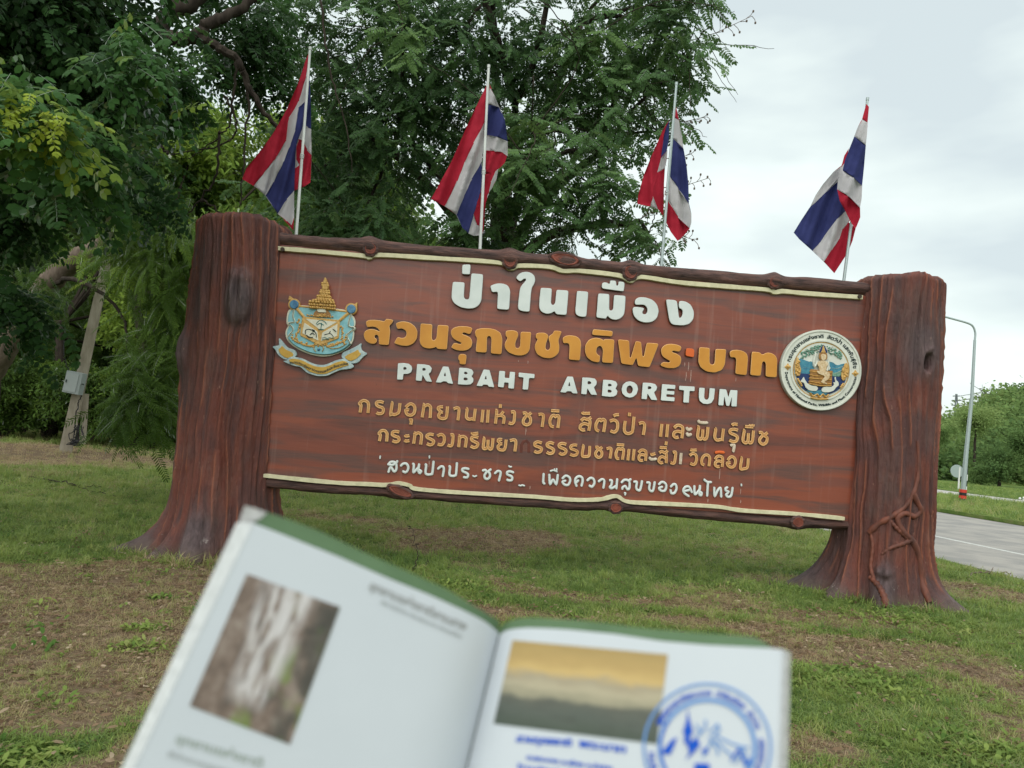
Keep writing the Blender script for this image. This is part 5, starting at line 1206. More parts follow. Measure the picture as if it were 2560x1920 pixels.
# row of background trees and shrubs behind the lawn
r = random.Random(5)
bgt = [(-150, 22, 3.8, .30, 300), (130, 26, 4.2, .45, 330), (330, 24, 3.6, .78, 300), (520, 27, 4.4, .85, 380), (700, 23, 3.8, .40, 260), (880, 28, 4.2, .50, 320), (1080, 26, 3.4, .42, 220)]  # highest tints paint sunlit foliage into the crowns near the left post
names = ['broad dark background tree at the far left behind the leaning trunk', 'tall background tree above the utility post', 'sunlit-tinted green background tree just right of the utility post', 'sunlit-tinted background tree directly left of the left trunk post, filling the gap with sky specks', 'background tree behind the leftmost flag', 'background tree between the two left flags', 'background tree low behind the second flag']
for k, (px, y, R, t, n) in enumerate(bgt):
    gx = P(px, 1050, y)[0]; tr_ = empty('background_tree', (gx, y, 0), names[k], 'tree', 'trees behind the lawn')
    b = MB(); hh = 4.5 + r.uniform(-.5, .8); limb(b, [Vector((gx, y, -.1)), Vector((gx + r.uniform(-.3, .3), y, 2)), Vector((gx + r.uniform(-.5, .5), y, hh))], .2, .12, 10)
    bl = []
    for j in range(9):
        c = (gx + r.uniform(-.75, .75) * R, y + r.uniform(0, .8) * R + 2.5, 2.4 + r.random() * (9.5 if k < 6 else 5.5)); s_ = R * r.uniform(.36, .55)
        bl.append((c, (s_, s_, s_ * .85), n // 9, t + r.uniform(-.22, .2))); limb(b, [Vector((gx, y, min(hh, c[2]))), Vector(c)], .06, .03, 6)
    b.build('trunk', BARK, tr_, True); crown('crown', FERN if k % 2 else CLW, 3, bl, tr_, .75 if k % 2 == 0 else .8, 6, .3, 50 + k)
sh = [(-120, 25, .2), (10, 24, .25), (110, 24.5, .5), (215, 25, .35), (300, 24, .6), (385, 24.5, .5), (470, 25, .7), (60, 27, .6), (350, 27, .7), (560, 26, .6), (200, 23.5, .15)]
shl = ['dark shrub at the far left edge of the lawn', 'dark shrub left of the utility post', 'leafy shrub touching the left side of the utility post', 'dark shrub at the foot of the utility post', 'light green shrub right of the utility post', 'shrub under the drooping fern-like branch', 'bright shrub against the left trunk post', 'taller pale shrub behind the leaning trunk', 'taller bright shrub between the utility post and the trunk post', 'shrub hidden mostly by the left trunk post', 'low dark shrub beside the earth bank']
for k, (px, y, t) in enumerate(sh):
    gx = P(px, 1060, y)[0]; so = empty('shrub', (gx, y, 0), shl[k], 'shrub', 'shrubs along the far edge of the lawn')
    b = MB()
    for j in range(5): limb(b, [Vector((gx, y, -.05)), Vector((gx + r.gauss(0, .3), y + r.gauss(0, .2), .6)), Vector((gx + r.gauss(0, .6), y + r.gauss(0, .4), 1.3))], .03, .012, 5)
    b.build('stem', BARK, so); hz = 1.9 if k in (7, 8) else 1.25
    crown('foliage', CLW, 4, [((gx + r.uniform(-.6, .6), y + r.uniform(-.3, .3), hz + r.uniform(-.45, .6)), (.95, .8, .75), 26, t + r.uniform(-.15, .15)) for j in range(4)], so, .42, 4, .2, 80 + k)
# a denser far wood closing the view behind those trees
pts = []; 
for k in range(2300):
    px = r.uniform(-700, 1250); y = r.uniform(31, 40); x = P(px, 900, y)[0]; z = r.random() ** .8 * (12.5 if px < 900 else 12.5 - (px - 900) * .02); pts.append((x, y, z))
scatter('far_wood', CLH, pts, [(r.uniform(-.5, .5), r.uniform(-.5, .5), r.uniform(0, 6.3)) for _ in pts], [r.uniform(1.0, 1.8) for _ in pts], [r.randrange(4) for _ in pts], [max(0, min(1, .25 + .35 * math.sin(p[0] * .8) * math.sin(p[2] * .9) + r.gauss(0, .1))) for p in pts])

g2v = np.random.default_rng(5)
# ------------------------------------------------------------------ utility post
CONC = simple_noise_mat('weathered_concrete', (.24, .21, .16), (.40, .36, .29), 9, .9, .15, .3, (1, 1, .25))
def z4(x, y): return (x * .36166, 550 + y * .36166)
# rough grass on the verges of the road
vx = g2v.uniform(-60, 60, 60000); vd = np.where(g2v.random(60000) < .6, g2v.uniform(D_FAR + .1, D_M2 - .1, 60000), g2v.uniform(D_R2 + .1, D_R2 + 14, 60000))
vX = rn0[0] + rdir[0] * vx + rnorm[0] * vd; vY = rn0[1] + rdir[1] * vx + rnorm[1] * vd
kv = (vY > 6) & (vX / np.maximum(vY, 1) > .42) & (vX / np.maximum(vY, 1) < .95); vX = vX[kv]; vY = vY[kv]; vZ = np.where(vd[kv] < D_M2, .12, .05); n = len(vX)
VERGE = (vX, vY, vZ)
pt = empty('utility_post', G(165, 1132), 'leaning square concrete utility post with a grey meter box, left of the sign', 'utility pole')
yy = float(G(165, 1132)[1])
pa, pm, pc = [Vector(P(*q, yy)) for q in ((157, 1160), (215, 890), (300, 500))]
def sqpost(b, p0, p1, w0, w1, m=0):
    d = (p1 - p0).normalized(); rx = Vector((1, .5, 0)).normalized(); rx = (rx - d * rx.dot(d)).normalized(); ry = d.cross(rx); V = []
    for p, w in ((p0, w0), (p1, w1)):
        for sx, sy in ((-1, -1), (1, -1), (1, 1), (-1, 1)):
            V.append(p + rx * w * sx * .5 + ry * w * sy * .5)
    b.add(V, [(0, 3, 2, 1), (4, 5, 6, 7), (0, 1, 5, 4), (1, 2, 6, 5), (2, 3, 7, 6), (3, 0, 4, 7)], m)
b = MB(); sqpost(b, pa, pc, .30, .19); b.build('post', CONC, pt)
b = MB(); q0, q1 = Vector(P(206, 1110, yy + .25)), Vector(P(214, 985, yy + .25)); sqpost(b, q0, q1, .16, .16); b.build('rear_stay', CONC, pt)
b = MB(); u0 = Vector(P(187, 957, yy - .3)); b.box(u0, (.42, .22, .56), 0, Matrix.Rotation(rad(7), 3, 'Y')); bx = b.build('meter_box', mat('grey_box', (.30, .34, .34), .5, .4), pt)
b = MB(); b.box(u0 + Vector((-.03, -.118, 0)), (.32, .012, .47), 0, Matrix.Rotation(rad(7), 3, 'Y')); b.build('box_door', mat('grey_box_door', (.35, .39, .39), .5, .4), bx)
b = MB(); b.box(u0 + Vector((-.15, -.13, .03)), (.03, .02, .07)); b.build('latch', INK, bx)
CABLE = mat('black_cable', (.012, .012, .014), .5, .4)
b = MB(); limb(b, [Vector(P(*z4(*q), yy - .35)) for q in ((580, 1140), (500, 1090), (450, 950), (450, 700), (460, 560))], .012, .01, 6); b.build('cable', CABLE, pt)
b = MB(); limb(b, [Vector(P(*z4(*q), yy - .2)) for q in ((560, 1210), (540, 1290), (520, 1400), (515, 1450))], .014, .014, 6)
for k in range(9):
    c = Vector(P(*z4(530, 1490), yy - .25)); limb(b, [c + Vector((r.gauss(0, .08), r.gauss(0, .06), .25)), c + Vector((r.gauss(0, .12), 0, 0)), c + Vector((r.gauss(0, .15), 0, -.25)), c + Vector((r.gauss(0, .18), 0, -.1))], .012, .01, 5)
b.build('cable_coil', CABLE, pt)

# ------------------------------------------------------------------ right side: lamp, signs, bollards, pylon, hill
gl = G(2404, 1262); yl = float(gl[1])
lamp = empty('street_lamp', gl, 'tall curved street lamp with a red and black banded foot, right of the sign', 'street lamp')
lp = lambda x, y, d=0: Vector(P(*z6(x, y), yl + d))
b = MB(); path = [lp(882, 1068), lp(900, 850), lp(925, 600), lp(938, 350), lp(940, 318), lp(930, 290), lp(908, 276), lp(860, 262), lp(800, 246), lp(760, 236)]
b.tube([path[0], path[1], path[2], path[3]], [.10, .08, .062, .05], 14); b.build('column', STEEL, lamp, True)
b = MB(); b.tube(resample(path[3:], 30), .038, 10); b.build('arm', STEEL, lamp, True)
b = MB(); b.box(lp(735, 230), (1.0, .3, .16)); b.build('lamp_head', STEEL, lamp)
REDP, BLKP, WHTP = mat('band_red', (.55, .05, .03), .5, .3), mat('band_black', (.02, .02, .02), .5, .3), mat('band_white', (.66, .66, .64), .5, .3)
zz = [path[0].lerp(path[1], t) for t in np.linspace(0, .30, 6)]
for k in range(5):
    b = MB(); b.tube([zz[k], zz[k + 1]], .13, 14); b.build('band', REDP if k % 2 == 0 else BLKP, lamp, True)
gs = G(2397, 1228); ys = float(gs[1])
rs = empty('road_sign', gs, 'small round road sign seen from behind, left of the lamp column', 'road sign'); sp = lambda x, y: Vector(P(*z6(x, y), ys))
b = MB(); b.tube([sp(866, 1015), sp(872, 905)], .05, 8); b.build('post', WHTP, rs); b = MB(); c_ = sp(860, 922); b.tube([c_ - Vector((0, .02, 0)), c_ + Vector((0, .02, 0))], .37, 24); b.build('plate', STEEL, rs)
mk_ = empty('marker_post', G(2416, 1230), 'slim black and white marker post just right of the lamp column', 'marker post')
for k in range(4):
    a0 = Vector(P(*z6(896 + k * 1.6, 1015 - k * 26), ys)); a1 = Vector(P(*z6(897.6 + k * 1.6, 989 - k * 26), ys)); b = MB(); b.tube([a0, a1], .085, 10); b.build('band', WHTP if k % 2 == 0 else BLKP, mk_)
for k, (x, y, lb) in enumerate(((768, 1010, 'white kerb bollard beside the right trunk post'), (1135, 1058, 'white kerb bollard near the right frame edge'), (1152, 1056, 'white kerb bollard cut by the right frame edge'))):
    g_ = G(*z6(x, y)); bo = empty('bollard', g_, lb, 'bollard', 'white bollards on the far kerb'); h_ = 22 * .57242 * g_[1] / FPX
    b = MB(); v = Vector(g_); b.tube([v, v + Vector((0, 0, h_ * .8)), v + Vector((0, 0, h_ * .95)), v + Vector((0, 0, h_))], [h_ * .24, h_ * .22, h_ * .17, h_ * .04], 12); b.build('body', WHTP, bo, True)
    b = MB(); b.tube([v + Vector((0, 0, h_ * .5)), v + Vector((0, 0, h_ * .62))], h_ * .235, 12); b.build('band', BLKP, bo, True)
# hill
rid = [(1900, 1075), (2100, 1070), (2250, 1095), (2338, 1072), (2375, 1045), (2430, 1012), (2470, 996), (2518, 968), (2600, 966), (2800, 930), (3100, 900), (3600, 900)]
def ridge(px): return float(np.interp(px, [q[0] for q in rid], [q[1] for q in rid]))
def hillp(px, t):
    y = 70 + 38 * t; base = G(px, 0)[2] if False else -.04; top = P(px, ridge(px) + 50, 108)[2]; x = P(px, ridge(px), y)[0]
    return (x, y, base + (top - base) * (math.sin(t * math.pi / 2) ** 1.1))
V = []; F = []; nx = 40; ny = 14
for i in range(nx):
    for j in range(ny): V.append(hillp(1900 + 1700 * i / (nx - 1), j / (ny - 1)))
for i in range(nx - 1):
    for j in range(ny - 1): F.append((i * ny + j, (i + 1) * ny + j, (i + 1) * ny + j + 1, i * ny + j + 1))
tag(mk('hill', V, F, MED, smooth=True), kind='structure')
pts = []; sc_ = []; ti = []
for k in range(2600):
    px = r.uniform(1950, 3300); t = r.random(); p = hillp(px, t); s_ = r.uniform(1.3, 2.9)
    pts.append((p[0], p[1], p[2] + s_ * .35)); sc_.append(s_); ti.append(max(0, min(1, .35 + .5 * (float(fbm(px * .02, t * 5, 4, 3)) - .5) * 2 + r.gauss(0, .08) + .25 * t)))
scatter('hillside_wood', CLH, pts, [(r.uniform(-.4, .4), r.uniform(-.4, .4), r.uniform(0, 6.3)) for _ in pts], sc_, [r.randrange(4) for _ in pts], ti)
for k, (px, py, rp, t, lb) in enumerate(((2500, 1165, 46, .12, 'dark rounded tree at the foot of the hill right of the lamp'), (2570, 1120, 50, .25, 'dark tree at the foot of the hill on the right frame edge'), (2450, 1190, 28, .3, 'low bush at the foot of the hill behind the lamp'), (2345, 1085, 34, .4, 'tree on the hillside beside the right trunk post'), (2440, 1055, 40, .7, 'pale green tree high on the hillside behind the lamp'))):
    y = 62 if k < 3 else 70; c = P(px, py, y); s_ = rp * y / FPX; to = empty('hill_tree', (c[0], y, 0), lb, 'tree', 'trees at the foot of the hill')
    b = MB(); limb(b, [Vector((c[0], y, -.1)), Vector((c[0], y, c[2]))], .15, .08, 8); b.build('trunk', BARK, to)
    q = [(c[0] + r.gauss(0, .45) * s_, y + r.gauss(0, .35) * s_, c[2] + r.gauss(0, .42) * s_) for _ in range(34)]
    scatter('crown', CLH, q, [(r.uniform(-.4, .4), r.uniform(-.4, .4), r.uniform(0, 6.3)) for _ in q], [s_ * r.uniform(.45, .75) for _ in q], [r.randrange(4) for _ in q], [t + r.gauss(0, .06) for _ in q], to)
# bare tree on the ridge, pylon, power lines
bt = empty('bare_tree', hillp(2470, .98), 'leafless thin tree standing up from the hill ridge', 'tree'); b = MB(); c = Vector(hillp(2465, .98)); top = Vector(P(2462, 972, 107)); limb(b, [c, c.lerp(top, .5), top], .12, .05, 6)
for k in range(16): o0 = c.lerp(top, r.uniform(.4, .95)); limb(b, [o0, o0 + Vector((r.gauss(0, .7), 0, r.uniform(.3, 1.0))), o0 + Vector((r.gauss(0, 1.4), 0, r.uniform(.6, 1.8)))], .04, .02, 5)
b.build('branches', BARK, bt)
TOWER = mat('grey_lattice', (.16, .18, .19), .6, .3)
py_ = empty('transmission_pylon', (P(2391, 1100, 190)[0], 190, 0), 'small lattice power pylon rising behind the hill ridge', 'pylon'); b = MB(); yp = 190
ptp = lambda x, y: Vector(P(2391 + x, y, yp))
for s_ in (-1, 1): b.tube([ptp(s_ * 7, 1100), ptp(s_ * 1.2, 985)], .17, 5)
for k in range(8): y0_, y1_ = 1100 - k * 13, 1087 - k * 13; w0, w1 = 7 - k * .7, 6.3 - k * .7; b.tube([ptp(-w0, y0_), ptp(w1, y1_)], .07, 4); b.tube([ptp(w0, y0_), ptp(-w1, y1_)], .07, 4)
b.build('tower', TOWER, py_); b = MB()
for yq, w in ((990, 9), (1001, 12), (1013, 12)): b.tube([ptp(-w, yq), ptp(w, yq)], .12, 4)
b.build('cross_arm', TOWER, py_)
b = MB()
for k, (yq, y2) in enumerate(((990, 905), (1001, 925), (1001, 938), (1013, 955), (1013, 962))):
    a = ptp(9, yq); c = Vector(P(2900, y2 - 120, 120)); limb(b, [a, a.lerp(c, .5) - Vector((0, 0, 3)), c], .07, .05, 4)
tag(b.build('power_lines', mat('wire', (.12, .13, .14), .5, .3)), 'thin power lines sloping up to the right from the pylon', 'power lines')

# ------------------------------------------------------------------ grass
def tuft(nb, h, w, seed, M, spread=.03, lean=.6):
    q = random.Random(seed); V = []; F = []
    for i in range(nb):
        a = q.uniform(0, 6.28); d = Vector((math.cos(a), math.sin(a), 0)); s_ = d.cross(Vector((0, 0, 1))); base = Vector((q.gauss(0, spread), q.gauss(0, spread), 0)); hh = h * q.uniform(.5, 1.2); ww = w * q.uniform(.7, 1.2); ln = q.uniform(.2, 1.2) * lean; b = len(V)
        for t, wf in ((0, 1), (.55, .8), (1, 0)):
            c = base + d * ln * hh * t * t + Vector((0, 0, hh * (t - .35 * ln * t * t)))
            if wf: V += [c + s_ * ww * wf * .5, c - s_ * ww * wf * .5]
            else: V.append(c)
        F += [(b, b + 1, b + 3, b + 2), (b + 2, b + 3, b + 4)]
    return unlinked('tuft', V, F, M)
TUF = coll_of('grass_tufts', [tuft(15, .045, .0055, s, GRASS, .04, 1.9) for s in range(4)] + [tuft(14, .095, .0065, 9, GRASS, .03, 1.2)])
def broad(seed):
    q = random.Random(seed); V = []; F = []
    for i in range(14):
        a = q.uniform(0, 6.28); el = q.uniform(.1, .8); d = Vector((math.cos(a) * math.cos(el), math.sin(a) * math.cos(el), math.sin(el))); leaflet(V, F, Vector((q.gauss(0, .04), q.gauss(0, .04), q.uniform(.0, .02))), d, Vector((0, 0, 1)), .036 * q.uniform(.6, 1.2), .018)
    return unlinked('weed', V, F, GRASS)
WEED = coll_of('weeds', [broad(s) for s in range(3)])
def lit(seed):
    q = random.Random(seed); V = []; F = []
    for i in range(5):
        a = q.uniform(0, 6.28); leaflet(V, F, Vector((q.gauss(0, .06), q.gauss(0, .06), q.uniform(.004, .02))), Vector((math.cos(a), math.sin(a), q.uniform(-.1, .35))), Vector((q.gauss(0, .5), q.gauss(0, .5), 1)), q.uniform(.015, .045), q.uniform(.006, .016))
    return V, F
LIT = leaf_mat('leaf_litter', (.13, .085, .05), (.27, .19, .12), (.52, .43, .31), .1)
LITC = coll_of('litter', [unlinked('litter', *lit(s), LIT) for s in range(4)])
g2 = np.random.default_rng(11)
def band(y0, y1, dens):
    # trapezoid that the camera sees plus a margin
    k = .86; A = (y1 - y0) * (y0 + y1) * k; n = int(A * dens)
    y = np.sqrt(g2.uniform(y0 ** 2, y1 ** 2, n)); x = g2.uniform(-k, k, n) * y; return x, y
X = []; Y = []; SC = []
for y0, y1, dn, sc in ((2.6, 5, 900, .8), (5, 8, 620, .95), (8, 12, 300, 1.15), (12, 18, 110, 1.6), (18, 30, 34, 2.4)):
    x, y = band(y0, y1, dn); X.append(x); Y.append(y); SC.append(np.full(len(x), sc))
X = np.concatenate(X); Y = np.concatenate(Y); SC = np.concatenate(SC)
def inside_post(x, y):
    return (((x - postL.axis(0)) ** 2 + (y - 8.08) ** 2) < .55 ** 2) | (((x - postR.axis(0)) ** 2 + (y - 8.42) ** 2) < .55 ** 2)
D = dryness(X, Y); keep = (road_dist(X, Y) < -.12) & ~inside_post(X, Y) & (g2.random(len(X)) < (1 - .40 * D))
X, Y, SC, D = X[keep], Y[keep], SC[keep], D[keep]; Z = height(X, Y)
n = len(X); big = fbm(X * 1.7, Y * 1.7, 33, 3)
far_lift = np.clip((Y - 8) / 6, 0, 1)  # painted light: tint rises with distance so the far lawn looks brightly lit
tint = np.clip(.10 + .50 * (big) + .52 * D + .20 * far_lift + g2.normal(0, .13, n), 0, 1)
idx = np.where(g2.random(n) < .13, 4, g2.integers(0, 4, n)); scl = SC * (.65 + .75 * fbm(X * 2.5, Y * 2.5, 44, 3)) * (1 - .35 * D)
scatter('lawn_grass', TUF, np.stack([X, Y, Z], 1), np.stack([g2.normal(0, .15, n), g2.normal(0, .15, n), g2.uniform(0, 6.28, n)], 1), scl, idx, tint)
n = len(VERGE[0]); scatter('verge_tufts', TUF, np.stack(VERGE, 1), np.stack([g2.normal(0, .15, n), g2.normal(0, .15, n), g2.uniform(0, 6.28, n)], 1), g2.uniform(1.3, 2.8, n) * (.6 + .8 * fbm(VERGE[0] * .5, VERGE[1] * .5, 8, 3)), g2.integers(0, 5, n), np.clip(g2.normal(.34, .16, n) + (fbm(VERGE[0] * .3, VERGE[1] * .3, 3, 3) - .5) * .7, 0, 1))
fx = []; fy = []
for po in (postL, postR):
    for k in range(420):
        th_ = random.uniform(-math.pi, math.pi); rr_ = float(po.eval(np.array([th_]), np.array([0.02]))[0][0]) + abs(random.gauss(0, .07)) + .01
        fx.append(po.axis(0) + math.sin(th_) * rr_); fy.append(po.c[1] - math.cos(th_) * rr_)
fx = np.array(fx); fy = np.array(fy); n = len(fx)
scatter('foot_grass', TUF, np.stack([fx, fy, height(fx, fy)], 1), np.stack([g2.normal(0, .2, n), g2.normal(0, .2, n), g2.uniform(0, 6.28, n)], 1), g2.uniform(.8, 1.7, n), g2.integers(0, 5, n), np.clip(.30 + .45 * dryness(fx, fy) + g2.normal(0, .15, n), 0, 1))
# weeds in patches
wx = []; wy = []
for px, py, a, b_, n in ((1180, 1470, .28, .3, 46), (350, 1575, .10, .08, 14), (390, 1500, .07, .05, 8), (335, 1625, .12, .08, 14), (1960, 1480, .8, .3, 120), (1500, 1610, .4, .15, 50), (2080, 1700, .5, .3, 100), (2300, 1560, .6, .3, 90), (60, 1880, .2, .12, 20), (2450, 1880, .4, .2, 60), (2120, 1480, .3, .2, 60), (700, 1390, .5, .3, 40)):
    g_ = G(px, py); wx += list(g2.normal(g_[0], a * .6, n)); wy += list(g2.normal(g_[1], b_ * .6, n))
xx, yy2 = band(3, 14, 5); wx = np.concatenate([wx, xx]); wy = np.concatenate([wy, yy2]); kp_ = (road_dist(wx, wy) < -.15) & ~inside_post(wx, wy); wx = wx[kp_]; wy = wy[kp_]; n = len(wx)
scatter('lawn_weeds', WEED, np.stack([wx, wy, height(wx, wy)], 1), np.stack([g2.normal(0, .15, n), g2.normal(0, .15, n), g2.uniform(0, 6.28, n)], 1), g2.uniform(.7, 1.5, n), g2.integers(0, 3, n), np.clip(g2.normal(.34, .12, n), 0, 1))
lx, ly = band(2.8, 15, 150); Dl = dryness(lx, ly); kp_ = (g2.random(len(lx)) < .12 + .88 * Dl) & (road_dist(lx, ly) < -.1) & ~inside_post(lx, ly); lx = lx[kp_]; ly = ly[kp_]; n = len(lx)
scatter('leaf_litter', LITC, np.stack([lx, ly, height(lx, ly) + .006], 1), np.stack([g2.normal(0, .1, n), g2.normal(0, .1, n), g2.uniform(0, 6.28, n)], 1), g2.uniform(.7, 1.5, n), g2.integers(0, 4, n), np.clip(g2.normal(.42, .22, n), 0, 1))
# bare arching twig in the lawn
b = MB(); tz = lambda x, y, d: Vector(P(300 + x * .45208, 1250 + y * .45208, d)); yb = float(G(300 + 1630 * .45208, 1250 + 388 * .45208)[1])
limb(b, [tz(1630, 390, yb), tz(1642, 320, yb), tz(1640, 240, yb), tz(1615, 175, yb), tz(1595, 145, yb)], .006, .003, 5); limb(b, [tz(1688, 412, yb), tz(1692, 380, yb), tz(1696, 340, yb)], .005, .003, 5)
tag(b.build('bare_twig', BARK), 'thin bare arching twig standing in the lawn below the sign', 'twig')
# fallen sticks
for k, (x0, y0_, x1, y1_, lb) in enumerate(((60, 1195, 290, 1245, 'long dark fallen branch on the lawn at the left edge'), (2420, 1447, 2520, 1437, 'pale fallen stick on the verge near the road'), (1925, 1470, 1950, 1462, 'short pale fallen stick left of the right post'))):
    a, c = Vector(G(x0, y0_)), Vector(G(x1, y1_)); up = Vector((0, 0, .035)); b = MB(); limb(b, [a + up, a.lerp(c, .4) + up * 1.4 + Vector((0, .15, 0)), a.lerp(c, .7) + up, c + up], .014, .006, 6); limb(b, [a.lerp(c, .5) + up, a.lerp(c, .7) + up + Vector((.1, .25, .03))], .008, .004, 5)
    tag(b.build('fallen_stick', BARK if k == 0 else BARK_PALE), lb, 'stick')

# ------------------------------------------------------------------ the open booklet in the foreground
ZB1 = (300, 1250, .45208); ZB2 = (1150, 1500, .38879)
zb = lambda blk, q: (blk[0] + q[0] * blk[2], blk[1] + q[1] * blk[2])
book = empty('open_booklet', tuple(CAM + ray(1250, 1900) * .42), 'open green-covered booklet with photo pages held in front of the camera, out of focus', 'booklet')
PAPER = simple_noise_mat('paper', (.55, .59, .64), (.585, .625, .675), 9, .6, .25, .02)
COVER = simple_noise_mat('green_cover', (.095, .165, .085), (.12, .20, .105), 30, .6, .3, .05)
EDGE = simple_noise_mat('page_edges', (.36, .36, .36), (.52, .52, .52), 200, .8, .1, .3)
# tops (from the gutter outwards) and the two side edges
Ltop = [(2095,735),(2050,695),(2000,660),(1900,610),(1700,520),(1500,440),(1200,310),(900,190),(730,125)]
Lcov = [(2100,672),(2050,640),(2000,610),(1800,490),(1600,400),(1350,290),(1100,170),(870,85),(700,40)]
Rtop = [(255,222),(290,198),(330,187),(420,178),(560,182),(700,190),(1000,220),(1300,265),(1600,290),(2000,310),(2085,320)]
Rcov = [(240,190),(285,152),(335,130),(400,118),(470,115),(800,135),(1200,185),(1500,210),(1800,232),(1900,240),(2000,296)]
def lerp_line(pts, u):
    s_ = [0]
    for i in range(1, len(pts)): s_.append(s_[-1] + math.hypot(pts[i][0] - pts[i - 1][0], pts[i][1] - pts[i - 1][1]))
    t = u * s_[-1]; return (float(np.interp(t, s_, [p[0] for p in pts])), float(np.interp(t, s_, [p[1] for p in pts])))
GUT = zb(ZB2, (250, 218))
def dist_at(side, px, py):
    # distance along the view axis: a tilted plane bowed towards the viewer away from the gutter
    gx = GUT[0] + (py - GUT[1]) * (-82 / 336); w = abs(px - gx) / 700.0
    inv = (1 / .43) * (1 + .11 * w + (.00009 * (py - GUT[1])))
    bow = .018 * (1 - math.exp(-(w / .07)))
    return 1 / inv - bow
def BP(side, px, py, off=0.0):
    v = ray(px, py); d = dist_at(side, px, py) - off; return CAM + v * d
LDIR = (-.485, 1.0); GDIR = (-82 / 336, 1.0); RDIR = (-.036, 1.0)
def page_px(side, u, v, top, H):
    x, y = zb(ZB1 if side < 0 else ZB2, lerp_line(top, u)); o_ = LDIR if side < 0 else RDIR
    return (x + (GDIR[0] * (1 - u) + o_[0] * u) * v * H, y + v * H * (1 if side > 0 else 1))
def page(name, side, top, off0, H, M, nu=36, nv=24, thick=0.0, Ms=None, u1=1.0):
    V = []; F = []; mi = []
    for i in range(nu + 1):
        for j in range(nv + 1):
            x, y = page_px(side, i / nu * u1, j / nv, top, H); V.append(BP(side, x, y, off0))
    for i in range(nu):
        for j in range(nv): q = (i * (nv + 1) + j, (i + 1) * (nv + 1) + j, (i + 1) * (nv + 1) + j + 1, i * (nv + 1) + j + 1); F.append(q if side > 0 else q[::-1]); mi.append(0)
    if thick:
        nb = len(V)
        for i in range(nu + 1):
            for j in range(nv + 1):
                x, y = page_px(side, i / nu * u1, j / nv, top, H); V.append(BP(side, x, y, off0 - thick))
        rim = [(i, 0) for i in range(nu + 1)] + [(nu, j) for j in range(1, nv + 1)] + [(i, nv) for i in range(nu - 1, -1, -1)] + [(0, j) for j in range(nv - 1, 0, -1)]
        idd = lambda q: q[0] * (nv + 1) + q[1]
        for k in range(len(rim)):
            a, c = idd(rim[k]), idd(rim[(k + 1) % len(rim)]); F.append((a, c, nb + c, nb + a)); mi.append(1)
        for i in range(nu):
            for j in range(nv): F.append((nb + i * (nv + 1) + j, nb + i * (nv + 1) + j + 1, nb + (i + 1) * (nv + 1) + j + 1, nb + (i + 1) * (nv + 1) + j)); mi.append(1)
    return mk(name, V, F, [M, Ms or M], book, mi, smooth=False)
HB = 980
for side, tp, cv, lb in ((-1, Ltop, Lcov, 'left'), (1, Rtop, Rcov, 'right')):
    page('page', side, tp, .0, HB, PAPER, 40, 26, .0035, EDGE)['label'] = lb + ' page'
    page('cover', side, cv, -.005, HB + 60, COVER, 40, 26, .0012, COVER)
# page edges fanned out at the outer sides
b = MB()
def side_strip(side, top, w0, w1, M, name):
    V = []; F = []; n = 24
    for j in range(n + 1):
        x, y = page_px(side, 1, j / n, top, HB); w = w0 + (w1 - w0) * j / n
        V += [BP(side, x - (5 if side > 0 else -5), y, .0003), BP(side, x + (w if side > 0 else -w), y + (6 if side > 0 else 0), -.0035)]
    for j in range(n): F.append((2 * j, 2 * j + 1, 2 * j + 3, 2 * j + 2))
    return mk(name, V, F, M, book)
side_strip(1, Rtop, 16, 26, EDGE, 'fanned_edge'); side_strip(-1, Ltop, 38, 22, simple_noise_mat('left_page_edges', (.50, .52, .53), (.62, .64, .65), 200, .8, .1, .2), 'fanned_edge')
cq = [(690,32),(745,45),(812,68),(790,95),(740,122),(700,128),(655,140),(668,90)]
mk('cover_corner', [BP(-1, *zb(ZB1, q), -.0042) for q in cq], [tuple(range(len(cq)))[::-1]], EDGE, book)
def print_patch(name, side, quad, M, off=.0004, n=24):
    # quad: tl, tr, br, bl in photo pixels; uv over it
    V = []; F = []; tl, tr_, br, bl_ = [Vector(q) for q in quad]
    for i in range(n + 1):
        for j in range(n + 1):
            u, v = i / n, j / n; p = tl.lerp(tr_, u).lerp(bl_.lerp(br, u), v); V.append(BP(side, p.x, p.y, off))
    for i in range(n):
        for j in range(n): F.append((i * (n + 1) + j, i * (n + 1) + j + 1, (i + 1) * (n + 1) + j + 1, (i + 1) * (n + 1) + j))
    o = mk(name, V, F, M, book); uv = o.data.uv_layers.new(name='UVMap')
    for p in o.data.polygons:
        for li, vi in zip(p.loop_indices, p.vertices): uv.data[li].uv = ((vi // (n + 1)) / n, 1 - (vi % (n + 1)) / n)
    return o
